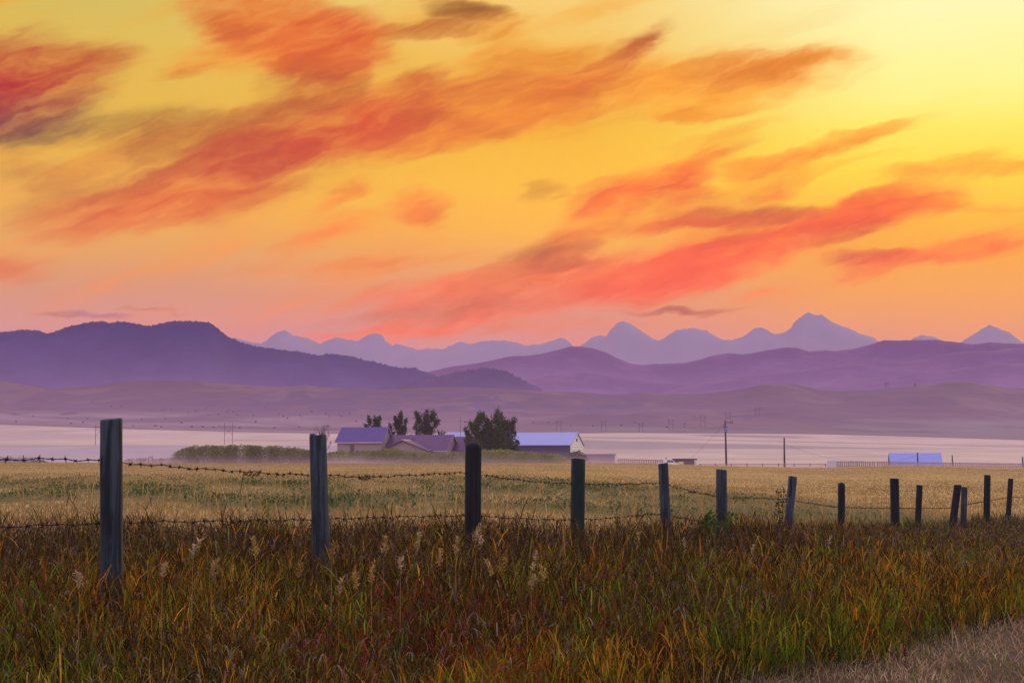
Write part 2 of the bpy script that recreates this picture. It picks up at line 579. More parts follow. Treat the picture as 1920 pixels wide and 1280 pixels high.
def mat_volume(name, color, dens, g=0.0):
    m, nb = new_mat(name)
    p = nb.n('ShaderNodeVolumePrincipled')
    p.inputs['Color'].default_value = (*color, 1.0)
    p.inputs['Density'].default_value = dens
    p.inputs['Anisotropy'].default_value = g
    p.inputs['Density Attribute'].default_value = ''
    p.inputs['Temperature Attribute'].default_value = ''
    o = nb.n('ShaderNodeOutputMaterial')
    m.node_tree.links.new(p.outputs[0], o.inputs['Volume'])
    return m


# ------------------------------------------------------------------ the lie of the land (heights relative to the eye)


def tz_of(py):
    return ray(960, py)[1]


def tab(pts):
    a = np.array(pts, float)
    return lambda p: np.interp(p, a[:, 0], a[:, 1])


CREST = tab([(-400, 865), (0, 866), (330, 868), (600, 868), (1100, 867.5), (1180, 868), (1300, 871.5), (1500, 876), (1580, 876), (1650, 873), (1720, 872.5), (1800, 875), (1920, 877), (2300, 880)])
FIELD_TOP = tab([(-400, 790), (0, 796), (200, 803), (420, 809), (600, 813), (1090, 812), (1160, 811), (1300, 812), (1500, 813), (1700, 818), (1920, 825), (2300, 832)])
BACK_RIDGE = tab([(-600, 725), (0, 728), (100, 729), (180, 723), (215, 717), (250, 714), (340, 714), (420, 718), (500, 724), (530, 725), (575, 722), (640, 728), (720, 730), (850, 725), (940, 728), (1000, 732), (1050, 733), (1130, 738),
                  (1160, 740), (1200, 736), (1260, 738), (1300, 739), (1340, 736), (1400, 728), (1430, 721), (1450, 719), (1490, 720), (1520, 726), (1545, 732), (1580, 733), (1640, 730), (1700, 725), (1740, 721), (1775, 717), (1830, 717),
                  (1860, 721), (1890, 727), (1920, 728), (2300, 735)])
FRONT_RIDGE = tab([(-600, 700), (-200, 708), (0, 716), (50, 723), (100, 735), (160, 744), (240, 756), (330, 775), (500, 800), (1380, 800), (1480, 778), (1540, 764), (1600, 755), (1660, 746), (1730, 741), (1800, 744), (1850, 751), (1910, 766), (1990, 775), (2300, 790)])


def near_z(x, y):
    return -1.05 - 0.05 * np.clip(x, 0, 14)


def px_of(x, y):
    return 960 + F * 1.0034 * x / np.maximum(y, 1e-3)


def ground_z(x, y):
    """height relative to the eye; works on arrays; y > 0 in front"""
    x, y = np.asarray(x, float), np.asarray(y, float)
    r = np.hypot(x, y)
    th = np.arctan2(x, y)
    thc = np.clip(th, -0.62, 0.62)
    D = r * np.cos(thc)
    px = 960 + F * 1.0034 * np.tan(thc)
    nz = near_z(x, np.abs(y))
    crest = CREST(px)
    tzc = tz_of(crest)
    LD = np.log(np.maximum(D, 1.0))
    yf, yb = FIELD_TOP(px), BACK_RIDGE(px)
    knots = [(290, crest), (340, crest + 1.6), (500, crest + 3.0), (760, np.full_like(px, 868.0)), (1100, 868 * 0.42 + yf * 0.58), (1500, yf), (2200, yf * 0.62 + yb * 0.38), (2900, yf * 0.25 + yb * 0.75), (3500, yb)]
    tz = tz_of(knots[0][1])
    for (d0, p0), (d1, p1) in zip(knots[:-1], knots[1:]):
        t = np.clip((LD - math.log(d0)) / (math.log(d1) - math.log(d0)), 0, 1)
        tz = np.where(D > d0, tz_of(p0) * (1 - t) + tz_of(p1) * t, tz)
    far = tz * D
    fr = tz_of(FRONT_RIDGE(px)) * 2700 * np.exp(-((D - 2700) / 420.0) ** 2)
    und = (fbm(x / 260.0, y / 260.0, 5, 4) - 0.5) * 34 * sstep(D, 1500, 2200) * (1 - sstep(D, 3000, 3450))
    far = far + und
    kk = 14.0
    far = np.where(D > 1500, np.maximum(far, fr) + 0.5 * kk * np.clip(1 - np.abs(far - fr) / (2 * kk), 0, 1) ** 2 * 0.5, far)
    behind = sstep(D, 3500, 4600)
    far = far * (1 - behind) + (-30) * behind
    mid = near_z(x, y) * (1 - sstep(D, 40, 270)) + tzc * 290 * (D / 290.0 * 0 + 1) * sstep(D, 40, 270)
    z = np.where(D < 290, mid, far)
    back = sstep(-y, -1, 6)
    return np.where(y < 0, nz * 0 - 1.05, z) * 1.0


def gz(x, y):
    return float(ground_z(np.array([x]), np.array([y]))[0]) + EZ


def find_D(px, py, d0=700.0, d1=3500.0):
    """distance at which the land shows at that pixel row in column px"""
    D = np.linspace(d0, d1, 1500)
    a, _ = ray(px, py)
    t = ground_z(a * D, D) / D
    hit = np.nonzero(t >= tz_of(py))[0]
    return float(D[hit[0]]) if len(hit) else float(d1)


# fence line, used by grass and posts: (top px, top py, foot px, foot py, width px, distance)
POSTS = [
    (211, 785, 209, 1065, 41, 8.2), (597, 815, 602, 1002, 32, 10.2), (889, 828, 887, 980, 29, 12.2), (1083, 860, 1083, 980, 25, 14.0),
    (1244, 868, 1249, 1005, 19, 15.8), (1354, 880, 1354, 986, 20.5, 17.6), (1486, 893, 1478, 986, 16, 19.6), (1577, 904, 1577, 965, 13.5, 21.8),
    (1676, 897, 1677, 962, 17, 24.0), (1724, 909, 1722, 964, 11, 26.0), (1796, 909, 1789, 968, 14, 28.5), (1809, 913, 1807, 968, 11, 29.2),
    (1852, 890, 1850, 968, 11.5, 32.0), (1895, 897, 1890, 968, 9.5, 34.5)]
FX = np.array([-14.0] + [at(p[2], p[3], p[5]).x for p in POSTS] + [30.0])
FY = np.array([-14 * 0 + 2.0 - 4.0] + [p[5] for p in POSTS] + [66.0])


def fence_x(y):
    return np.interp(y, FY, FX)


def verge_y(x):
    """depth at which the rough verge grass stops and the stubble begins"""
    return np.maximum(15.2 - 0.10 * np.clip(-np.asarray(x), 0, 6), np.interp(x, FX, FY) + 0.7)


def mown_x(y):
    """right-hand limit of the tall verge grass at depth y"""
    return 1.12 + (np.asarray(y) - 7.0) * (2.85 / 4.1) + 0.07 * np.sin(np.asarray(y) * 1.7) + 0.05 * np.sin(np.asarray(y) * 4.1)


# ------------------------------------------------------------------ ground sheet
th_f = np.radians(np.arange(-23.0, 23.001, 0.05))
th_s = np.radians(np.concatenate([np.arange(-180, -60, 10), np.arange(-60, -23.5, 1.5)]))
TH = np.concatenate([th_s, th_f, -th_s[::-1]])
R = np.concatenate([np.geomspace(0.4, 60, 130)[:-1], np.geomspace(60, 290, 70)[:-1], np.linspace(290, 330, 8)[:-1], np.geomspace(330, 760, 24)[:-1], np.geomspace(760, 3500, 260)[:-1], np.linspace(3500, 4600, 14)[:-1], np.geomspace(4600, 60000, 10)])
rr, tt = np.meshgrid(R, TH, indexing='ij')
cth = np.maximum(np.cos(tt), 0.88)
rr2 = np.where(np.abs(tt) < 0.5, rr / cth, rr / 0.88)      # rows of equal depth in front
gx, gy = rr2 * np.sin(tt), rr2 * np.cos(tt)
gzv = ground_z(gx, gy)
# ease the sheet behind the camera to the same level
gzv = np.where(gy < 0.5, -1.05, gzv)
gpx = 960 + F * 1.0034 * np.tan(np.clip(tt, -0.62, 0.62))
Dg = np.where(np.abs(tt) < 0.62, gy, rr2)
gpy = 640 - F * np.tan(np.arctan(gzv / np.maximum(Dg, 0.3)) - PITCH)      # row at which each point shows, used to place the field strips found there
C = np.zeros(gx.shape + (3,))


def paint(mask, col):
    global C
    mask = np.clip(mask, 0, 1)[..., None]
    C = C * (1 - mask) + np.asarray(col) * mask


n_big = fbm(gx / 14, gy / 14, 3)
n_mid = fbm(gx / 2.2, gy / 5, 4)
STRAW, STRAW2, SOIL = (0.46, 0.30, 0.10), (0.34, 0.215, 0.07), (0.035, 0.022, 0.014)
C[:] = STRAW
paint(sstep(n_mid, 0.45, 0.75) * 0.7, STRAW2)
paint(sstep(n_big, 0.5, 0.75) * 0.35, (0.55, 0.36, 0.15))
green_band = sstep(gy, 26, 32) * (1 - sstep(gy, 62, 88)) * (1 - sstep(gx, 8, 14))
paint(green_band * sstep(fbm(gx / 2.2, gy / 5.5, 9), 0.42, 0.58) * 0.85, (0.075, 0.10, 0.035))
paint(sstep(fbm(gx / 9, gy / 30, 21), 0.6, 0.75) * sstep(gy, 90, 130) * 0.4, (0.24, 0.15, 0.07))
# wheel track at the far left
trk = np.exp(-((gx + 27 - (gy - 130) * 0.16) / 1.2) ** 2) + np.exp(-((gx + 30 - (gy - 130) * 0.16) / 1.2) ** 2)
paint(trk * sstep(gy, 95, 120) * (1 - sstep(gy, 230, 270)) * 0.55, (0.26, 0.19, 0.21))
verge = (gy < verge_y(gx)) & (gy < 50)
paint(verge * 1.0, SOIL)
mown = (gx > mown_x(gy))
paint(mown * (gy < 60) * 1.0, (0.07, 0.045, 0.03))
# beyond the crest
farm = sstep(gy, 292, 330)
paint(farm, (0.40, 0.28, 0.17))
pale = sstep(gy, 560, 700)
paint(pale, (0.57, 0.43, 0.325))
paint(pale * sstep(fbm(gpx / 240.0, gpy / 5.0, 55, 4), 0.48, 0.60) * 0.55, (0.42, 0.32, 0.27))
nf = fbm(gx / 300, gy / 300, 12, 4)
edge = (fbm(gpx / 60.0, gy / 200, 31) - 0.5) * 5
# field strips in the pale belt
paint(sstep(gy, 700, 760) * sstep(gpy, 836 - 1, 838) * (gpx < 700), (0.42, 0.34, 0.34))
paint(np.exp(-((gpy - 836) / 0.9) ** 2) * (gy > 700) * (gpx < 700) * 0.6, (0.30, 0.2, 0.22))
top_l = 846 + 0.003 * (gpx - 1100)
paint(sstep(gpx, 1060, 1100) * sstep(gpy + edge * 0.4, 825 + (gpx - 1150) * 0.026, 827 + (gpx - 1150) * 0.026) * (1 - sstep(gpy, 839, 844)) * (gy > 690), (0.34, 0.28, 0.25))
paint(sstep(gpx, 1060, 1100) * np.exp(-((gpy - (819 + (gpx - 1090) * 0.022 + edge * 0.15)) / 1.0) ** 2) * (gy > 690) * 0.9, (0.33, 0.24, 0.22))
paint(sstep(gpx, 1060, 1090) * np.exp(-((gpy - (846 + edge * 0.2)) / 1.0) ** 2) * (gy > 690) * 0.6, (0.40, 0.29, 0.27))
paint(sstep(gpx, 1270, 1340) * (1 - sstep(gpx, 1480, 1560)) * np.exp(-((gpy - (817.5 + (gpx - 1400) * 0.02)) / 2.2) ** 2) * (gy > 690) * 0.85, (0.27, 0.17, 0.17))
# pasture and rolling hills above the pale belt
up = FIELD_TOP(gpx)
hillm = sstep(up - gpy + edge * 0.1, -0.3, 0.8) * (gy > 700)
paint(hillm, (0.215, 0.135, 0.15))
paint(hillm * sstep(gpx, 1020, 1180) * sstep(gpy + edge, 786, 793), (0.22, 0.195, 0.185))
paint(hillm * (1 - sstep(gpx, 500, 800)) * sstep(gpy + edge, 748, 756) * 0.8, (0.27, 0.19, 0.19))
paint(hillm * sstep(780 - gpy, 0, 14) * 0.9, (0.085, 0.042, 0.056))
paint(hillm * sstep(gpx, 1150, 1500) * sstep(790 - gpy, 0, 8) * 0.6, (0.06, 0.032, 0.04))
paint(hillm * sstep(gpx, 700, 1150) * 0.36, (0.06, 0.036, 0.042))
paint(hillm * sstep(770 - gpy, 0, 16) * 0.25, (0.055, 0.03, 0.042))
paint(hillm * np.exp(-((gpy - BACK_RIDGE(gpx)) / 7.0) ** 2) * sstep(gy, 2600, 3200) * 0.5, (0.06, 0.032, 0.05))
paint(hillm * sstep(nf, 0.50, 0.62) * 0.7, (0.085, 0.045, 0.075))
paint(hillm * sstep(fbm(gx / 90, gy / 500, 44), 0.52, 0.66) * 0.55, (0.17, 0.10, 0.085))
brush = sstep(fbm(gpx / 40.0, gpy / 7.0, 61), 0.50, 0.58) * hillm * (1 - sstep(np.abs(gpy - 752 - (gpx - 640) * 0.02), 12, 22))
paint(brush * sstep(gpx, 440, 520) * (1 - sstep(gpx, 1180, 1260)) * 0.95, (0.045, 0.035, 0.085))
scrub = sstep(fbm(gx / 22.0, gy / 60.0, 66, 3), 0.60, 0.70) * sstep(fbm(gx / 260.0, gy / 400.0, 67, 3), 0.46, 0.6) * hillm * sstep(790 - gpy, 0, 10)
paint(scrub * 0.8, (0.05, 0.036, 0.07))
paint(hillm * np.exp(-((gpy - up + 1.0) / 0.9) ** 2) * 0.75, (0.12, 0.07, 0.08))
for (xa, ya, xb, yb_, wd) in [(-100, 752, 560, 798, 1.1), (60, 757, 480, 786, 0.8), (640, 777, 760, 781, 1.6), (960, 800, 1300, 788, 0.8)]:
    yl = ya + (gpx - xa) * (yb_ - ya) / (xb - xa)
    paint(hillm * np.exp(-((gpy - yl) / wd) ** 2) * ((gpx > xa) & (gpx < xb)) * 0.6, (0.10, 0.065, 0.09))
paint(sstep(gy, 3520, 3800), (0.16, 0.10, 0.10))
Vg = np.stack([gx, gy, gzv + EZ], -1).reshape(-1, 3)
# wide irregular strips and rows lie in the vertex colours; grain comes from the shader
gm, nb = new_mat('field_ground')
vc = nb.n('ShaderNodeVertexColor')
vc.layer_name = 'Col'
oc = nb.n('ShaderNodeTexCoord').outputs['Object']
n1 = nb.noise(nb.mapping(oc, scale=(1.2, 0.5, 1)), 1.6, 8.0, 0.72)
n2 = nb.noise(nb.mapping(oc, scale=(0.02, 0.008, 0.02)), 1.0, 6.0, 0.6)
k = nb.m('MULTIPLY_ADD', nb.m('SUBTRACT', n1, 0.5), 1.1, 1.0)
k = nb.m('MULTIPLY', k, nb.m('MULTIPLY_ADD', nb.m('SUBTRACT', n2, 0.5), 0.5, 1.0))
finish(gm, nb, nb.v('SCALE', vc.outputs[0], scale=k), 0.95, spec=0.05)
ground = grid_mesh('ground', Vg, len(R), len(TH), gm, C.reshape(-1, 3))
tag(ground, 'stubble field and rolling ranch land running out to the hills', 'ground', kind='structure')

# ------------------------------------------------------------------ hills and mountains
hill_mat = mat_vcol('hill_cover_and_haze', 0.95, noise_scale=0.012, noise_amt=0.35)


def ridge(name, pts, D0, near, farw, jag, jscale, cols, label, cat, foot=-20.0, seed=1, nrow=46, step=1.6, rough=0.25, tree=0.0, painted_haze=0.85, mat=None):
    pts = np.array(pts, float)
    px = np.arange(pts[0, 0], pts[-1, 0] + 0.1, step)
    py = np.interp(px, pts[:, 0], pts[:, 1])
    if jag:
        py = py - (fbm(px / jscale, px * 0, seed, 4) - 0.5) * 2 * jag
    if tree:
        py = py - tree * np.abs(fbm(px / 2.1, px * 0 + 7, seed + 3, 2)) ** 2 * 2.2
    tx = (px - 960) / F / 1.0034
    zr = tz_of(py) * D0
    zs = np.interp(px, pts[:, 0], np.convolve(np.pad(tz_of(pts[:, 1]) * D0, 1, mode='edge'), [.25, .5, .25], 'valid'))
    rows = np.concatenate([-(np.linspace(1, 0, nrow) ** 1.25) * near, np.linspace(0, 1, 12)[1:] * farw])
    V, Cc = [], []
    kw = np.hanning(int(44 / step) | 1)
    zs = np.convolve(np.pad(zs, len(kw) // 2, mode='edge'), kw / kw.sum(), 'valid')
    c0, c1, c2 = (np.array(c) for c in cols)
    for d in rows:
        D = D0 + d
        t = -d / near if d <= 0 else d / farw
        fall = (1 - sstep(t, 0, 1)) * (1 - t) ** 0.35 if d <= 0 else (1 - sstep(t, 0, 1))
        x = tx * D
        prof = zr if t < 0.03 else zs * min(1, t * 8) + zr * max(0, 1 - t * 8)
        spur = (fbm(x / (near * 0.32), np.full_like(x, D) / (near * 0.5), seed + 9, 5) - 0.5) * 2
        z = foot + (prof - foot) * fall + spur * (zs - foot) * rough * (1 - fall) * fall * 4 * 0.5 * (1 if d <= 0 else 0)
        lim = tz_of(py) * D        # a spur never tops the skyline
        z = np.minimum(z, lim) if d < 0 else z
        V.append(np.stack([x, np.full_like(x, D), z + EZ], -1))
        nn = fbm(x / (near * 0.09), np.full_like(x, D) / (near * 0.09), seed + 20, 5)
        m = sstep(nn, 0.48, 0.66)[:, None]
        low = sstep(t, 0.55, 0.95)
        m2 = np.clip(sstep(fbm(x / (near * 0.2), np.full_like(x, D) / (near * 0.12), seed + 40, 4), 0.54, 0.62) * low + painted_haze * sstep(t, 0.08, 0.7), 0, 0.9)[:, None]  # patchy clearings, plus base haze painted into the slope colour with c2
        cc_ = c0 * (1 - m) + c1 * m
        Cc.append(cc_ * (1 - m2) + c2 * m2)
    V = np.array(V).reshape(-1, 3)
    o = grid_mesh(name, V, len(rows), len(px), mat or hill_mat, np.array(Cc).reshape(-1, 3))
    tag(o, label, cat, kind='structure')
    return o


MOUNT = [(200, 650), (380, 625), (425, 631), (460, 639), (485, 645), (500, 635), (514, 624), (524, 620), (531, 619), (538, 623), (548, 630), (560, 631), (572, 632), (585, 638), (597, 645), (612, 637), (632, 632), (650, 637), (668, 639), (682, 632),
         (690, 627), (700, 625), (711, 626), (717, 630), (722, 640), (735, 648), (740, 644), (745, 645), (756, 649), (768, 650), (780, 656), (800, 653), (828, 655), (840, 649), (858, 641), (880, 644), (905, 640), (922, 638), (952, 638), (972, 642), (985, 648), (1002, 646),
         (1030, 641), (1045, 635), (1053, 633), (1064, 638), (1076, 649), (1088, 650), (1096, 644), (1112, 631), (1125, 629), (1138, 630), (1144, 620), (1155, 609), (1165, 603), (1173, 602), (1182, 606), (1200, 617), (1220, 631), (1236, 640),
         (1250, 632), (1270, 619), (1285, 616), (1305, 615), (1328, 620), (1345, 631), (1362, 637), (1376, 638), (1395, 631), (1420, 615), (1430, 613), (1440, 617), (1455, 626), (1474, 623), (1488, 614), (1492, 605), (1502, 597), (1520, 586), (1535, 591),
         (1547, 590), (1562, 601), (1572, 607), (1596, 614), (1612, 623), (1640, 632), (1648, 636), (1656, 644), (1680, 660), (1700, 652), (1718, 634), (1733, 628), (1752, 630), (1772, 637), (1790, 646), (1808, 642), (1830, 627), (1862, 609), (1872, 613),
         (1900, 623), (1922, 640), (1960, 652), (2100, 640), (2300, 650)]
MID = [(640, 735), (760, 706), (800, 698), (850, 687), (900, 680), (960, 667), (985, 667), (1010, 664), (1050, 655), (1070, 649), (1082, 649), (1110, 652), (1135, 660), (1160, 672), (1185, 682), (1205, 684), (1240, 682), (1285, 680), (1310, 675), (1340, 666), (1370, 662), (1395, 664),
       (1420, 660), (1450, 655), (1480, 651), (1500, 653), (1520, 659), (1550, 657), (1568, 659), (1600, 655), (1640, 645), (1662, 638), (1690, 638), (1760, 637), (1800, 642), (1830, 646), (1862, 641), (1890, 644), (1920, 645), (2100, 636), (2300, 650)]
MIDF = [(1240, 735), (1320, 718), (1400, 706), (1480, 698), (1560, 683), (1613, 677), (1660, 676), (1700, 678), (1740, 673), (1770, 664), (1800, 660), (1860, 658), (1920, 651), (2100, 640), (2300, 650)]
MIDN = [(1480, 735), (1600, 716), (1690, 706), (1730, 697), (1780, 695), (1830, 688), (1880, 683), (1920, 681), (2100, 670), (2300, 680)]
MIDC = [(900, 740), (980, 712), (1040, 702), (1100, 699), (1150, 704), (1210, 716), (1300, 722), (1400, 736)]
LEFT = [(-500, 640), (-200, 628), (-60, 621), (0, 623), (35, 619), (62, 620), (84, 626), (110, 618), (140, 609), (165, 605), (185, 603), (203, 606), (215, 603), (235, 605), (262, 611), (278, 612), (300, 606), (322, 602), (350, 603), (385, 604), (398, 611), (412, 624), (424, 632), (450, 643), (480, 651),
        (520, 656), (558, 660), (590, 667), (620, 664), (650, 667), (690, 677), (722, 685), (750, 690), (775, 690), (795, 697), (815, 705), (850, 716), (900, 730), (950, 745)]
KNOLL = [(480, 748), (600, 738), (680, 733), (760, 722), (810, 710), (850, 700), (875, 696), (912, 690), (935, 694), (950, 698), (975, 710), (1000, 723), (1020, 733), (1060, 748)]
ridge('mountains', MOUNT, 18000, 4200, 3000, 1.9, 8.0, ((0.31, 0.24, 0.31), (0.325, 0.25, 0.325), (0.31, 0.24, 0.31)), 'pale jagged mountain range along the skyline', 'mountains', seed=3, foot=300, step=0.8, rough=0.0, painted_haze=0.0, mat=mat_vcol('bare_rock', 0.95))
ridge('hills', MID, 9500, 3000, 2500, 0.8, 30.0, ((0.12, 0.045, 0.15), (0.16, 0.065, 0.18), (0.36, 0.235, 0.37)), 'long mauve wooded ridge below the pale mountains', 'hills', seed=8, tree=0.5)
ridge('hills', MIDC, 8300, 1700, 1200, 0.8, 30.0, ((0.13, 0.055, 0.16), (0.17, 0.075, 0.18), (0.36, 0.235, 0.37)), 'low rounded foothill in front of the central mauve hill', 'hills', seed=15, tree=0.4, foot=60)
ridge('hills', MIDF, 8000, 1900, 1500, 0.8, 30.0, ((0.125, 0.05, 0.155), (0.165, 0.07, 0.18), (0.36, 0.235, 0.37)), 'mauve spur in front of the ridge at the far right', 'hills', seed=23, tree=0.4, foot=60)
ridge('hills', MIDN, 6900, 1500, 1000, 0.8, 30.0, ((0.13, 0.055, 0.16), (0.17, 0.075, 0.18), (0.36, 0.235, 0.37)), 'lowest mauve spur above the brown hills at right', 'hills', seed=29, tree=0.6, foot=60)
ridge('hills', LEFT, 6000, 1700, 1600, 1.0, 24.0, ((0.012, 0.008, 0.10), (0.026, 0.016, 0.12), (0.19, 0.125, 0.25)), 'dark forested hill with a flat summit at left', 'hills', seed=41, tree=1.9, step=0.8, painted_haze=0.7)
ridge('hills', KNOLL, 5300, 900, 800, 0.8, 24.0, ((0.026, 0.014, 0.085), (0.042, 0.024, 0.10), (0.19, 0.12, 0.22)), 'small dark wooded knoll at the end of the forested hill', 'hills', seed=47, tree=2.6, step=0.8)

# ------------------------------------------------------------------ grass


def blades(name, root, h, w, az, lean, curl, cb, ct, mat, label, cat='grass', levels=(0.0, 0.42, 0.78, 1.0), belly=None, kind='stuff', twist=None):
    """one object of many tapered bent blades; arrays are per blade"""
    n = len(root)
    L = len(levels)
    belly = belly or [0.75, 1.0, 0.7, 0.0][:L]
    fw = np.stack([np.cos(az), np.sin(az), np.zeros(n)], 1)
    if twist is None:
        twist = RNG.uniform(0, 2 * np.pi, n)
    sd_ = np.stack([np.cos(twist), np.sin(twist), np.zeros(n)], 1)
    cols, V = [], []
    for li, t in enumerate(levels):
        ang = lean + curl * t * t
        ang_i = lean + curl * t * t * 0.45
        zz = h * t * np.cos(ang_i)
        off = h * t * np.sin(ang_i)
        c = root + fw * off[:, None]
        c[:, 2] += zz
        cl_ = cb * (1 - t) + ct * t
        if belly[li] > 0:
            hw = (w * belly[li] * 0.5)[:, None] * sd_
            V += [c - hw, c + hw]
            cols += [cl_, cl_]
        else:
            V += [c]
            cols += [cl_]
    V = np.stack(V, 1)
    cols = np.stack(cols, 1)
    per = V.shape[1]
    base_i = np.arange(n) * per
    loops = []
    nq = (per - 1) // 2 - 1 if per % 2 else per // 2 - 1
    for q in range(nq):
        loops.append(np.stack([base_i + 2 * q, base_i + 2 * q + 1, base_i + 2 * q + 3, base_i + 2 * q + 2], 1))
    quads = np.concatenate(loops).ravel()
    starts = np.arange(nq * n) * 4
    if per % 2:
        tri = np.stack([base_i + per - 3, base_i + per - 2, base_i + per - 1], 1).ravel()
        starts = np.concatenate([starts, nq * n * 4 + np.arange(n) * 3])
        quads = np.concatenate([quads, tri])
    o = np_mesh(name, V.reshape(-1, 3), quads, starts, None, mat, cols.reshape(-1, 3))
    if label:
        tag(o, label, cat, kind=kind)
    return o


def scatter(n, y0, y1, power=1.0, margin=0.9, half=0.385):
    """points in the view wedge, denser towards the camera: density falls as y**-power"""
    u = RNG.uniform(0, 1, n)
    p = 2 - power
    if abs(p) < 1e-6:
        y = y0 * (y1 / y0) ** u
    else:
        y = (y0 ** p + u * (y1 ** p - y0 ** p)) ** (1 / p)
    x = RNG.uniform(-1, 1, n) * (half * y + margin)
    return x, y


grass_mat = mat_vcol('grass_blade', translucent=0.28)
dry_mat = mat_vcol('dry_grass', translucent=0.25)

GREEN = np.array([[0.085, 0.14, 0.012], [0.13, 0.19, 0.014], [0.05, 0.095, 0.012], [0.18, 0.20, 0.014]])
WARM = np.array([[0.42, 0.19, 0.012], [0.34, 0.105, 0.012], [0.26, 0.16, 0.014], [0.20, 0.12, 0.016]])
BROWN = np.array([[0.058, 0.034, 0.012], [0.042, 0.025, 0.011], [0.085, 0.05, 0.015], [0.066, 0.036, 0.030]])
DRY = np.array([[0.15, 0.09, 0.095], [0.24, 0.165, 0.15], [0.13, 0.082, 0.085], [0.24, 0.17, 0.08]])


def pick(pal, n):
    return pal[RNG.integers(0, len(pal), n)] * RNG.uniform(0.7, 1.3, (n, 1))


# --- verge: fans of leaf blades, several from one root
NT = 150000
x, y = scatter(NT, 3.3, 46, 1.25)
gap = fbm(x / 0.42, y / 0.6, 77, 3)
keep = (RNG.uniform(0, 1, NT) < 0.35 + 1.9 * np.clip(gap - 0.30, 0, 1)) & (y < verge_y(x) + RNG.normal(0, 0.5, NT)) & (x < mown_x(y) + RNG.normal(0, 0.10, NT))
x, y = x[keep], y[keep]
nt = len(x)
dist_f = (verge_y(x) - y) * 0.48
patch = fbm(x / 0.9, y / 1.3, 71, 3)
patch2 = fbm(x / 2.3 + 5, y / 3.0, 72, 3)
redp = fbm(x / 1.4, y / 1.6 + 9, 73, 3)
k_per = RNG.integers(4, 8, nt)
idx = np.repeat(np.arange(nt), k_per)
nb_ = len(idx)
bx, by = x[idx], y[idx]
near_fence = 1 - sstep(dist_f[idx], 1.2, 4.2)
h = RNG.uniform(0.27, 0.56, nt)[idx] * RNG.uniform(0.7, 1.1, nb_) * (1 - 0.12 * sstep(dist_f[idx], 2.5, 4.5)) * (1 - 0.25 * sstep(bx, 3, 8))
h *= (1.0 - 0.35 * sstep(by, 14, 26)) * (0.62 + 0.80 * fbm(bx / 0.5, by / 0.8, 78, 3))
az = RNG.uniform(0, 2 * np.pi, nb_)
h *= 0.95 * (1 + 0.16 * (1 - sstep(dist_f[idx], 0.4, 2.6)))
h *= 1 - 0.12 * (1 - sstep(by, 5.5, 8.0))
up_stem = RNG.uniform(0, 1, nb_) < 0.74          # leaves carried up the stems, the rest rise from the ground
zoff = np.where(up_stem, RNG.uniform(0.12, 0.80, nb_) * h, 0.0)
h = np.where(up_stem, np.minimum(h - zoff, h * RNG.uniform(0.18, 0.40, nb_)), h)
root = np.stack([bx + RNG.normal(0, 0.030, nb_), by + RNG.normal(0, 0.030, nb_), ground_z(bx, by) + EZ - 0.02 + zoff], 1)
wid = RNG.uniform(0.0026, 0.0058, nb_) * (0.55 + by / 15.0) * np.where(up_stem, 1.35, 0.9)
family = RNG.uniform(0, 1, nt)
pg = np.clip(0.54 + (patch - 0.5) * 1.9, 0.05, 0.92)
pw = np.clip(0.42 + (patch2 - 0.5) * 1.3, 0.06, 0.85)
fam = np.where(family < pg * 0.62, 0, np.where(family < pg * 0.62 + pw * 0.75, 1, 2))[idx]
brown_up = RNG.uniform(0, 1, nb_) < near_fence * (0.84 * (by < 18) + 0.3 * (by >= 18))
fam = np.where(brown_up, 2, fam)
cb = np.where((fam == 0)[:, None], pick(GREEN, nb_) * 1.35, np.where((fam == 1)[:, None], pick(WARM, nb_) * 1.6, pick(BROWN, nb_)))
red = (sstep(redp[idx], 0.56, 0.66) * (fam == 1))[:, None]
cb = cb * (1 - red) + np.array([0.24, 0.03, 0.02]) * red
mixt = RNG.uniform(0, 1, (nb_, 1)) ** 2
ct = cb * (1 - mixt * 0.6) + pick(WARM, nb_) * mixt * 0.6
vary = RNG.uniform(0.4, 1.35, (nb_, 1))
cb, ct = cb * vary, ct * vary
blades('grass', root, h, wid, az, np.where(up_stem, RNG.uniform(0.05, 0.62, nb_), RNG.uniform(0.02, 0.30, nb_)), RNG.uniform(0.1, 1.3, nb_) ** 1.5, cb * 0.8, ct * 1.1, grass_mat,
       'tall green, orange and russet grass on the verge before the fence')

# --- verge: lone taller fans that break the upper edge of the grass
NF = 420
x = np.concatenate([RNG.uniform(-5.5, 2.5, 260), RNG.uniform(2.5, 13, 160)])
y = verge_y(x) - RNG.exponential(0.7, NF)
idx = np.repeat(np.arange(NF), 5)
n = len(idx)
hf = (RNG.uniform(0.36, 0.66, NF) * np.where(x > 2.5, 0.85, 1.0))[idx] * RNG.uniform(0.6, 1.0, n)
cb = np.where((RNG.uniform(0, 1, NF) < 0.45)[idx][:, None], pick(GREEN, n) * 0.75, pick(BROWN, n) * 1.2)
blades('tall_grass', np.stack([x[idx] + RNG.normal(0, 0.02, n), y[idx], ground_z(x[idx], y[idx]) + EZ], 1), hf, RNG.uniform(0.006, 0.012, n) * (0.6 + y[idx] / 25), RNG.uniform(0, 6.28, n), RNG.uniform(0.02, 0.3, n), RNG.uniform(0.1, 0.9, n), cb, cb * 1.15, grass_mat,
       'taller fans of grass breaking the edge between verge and stubble')

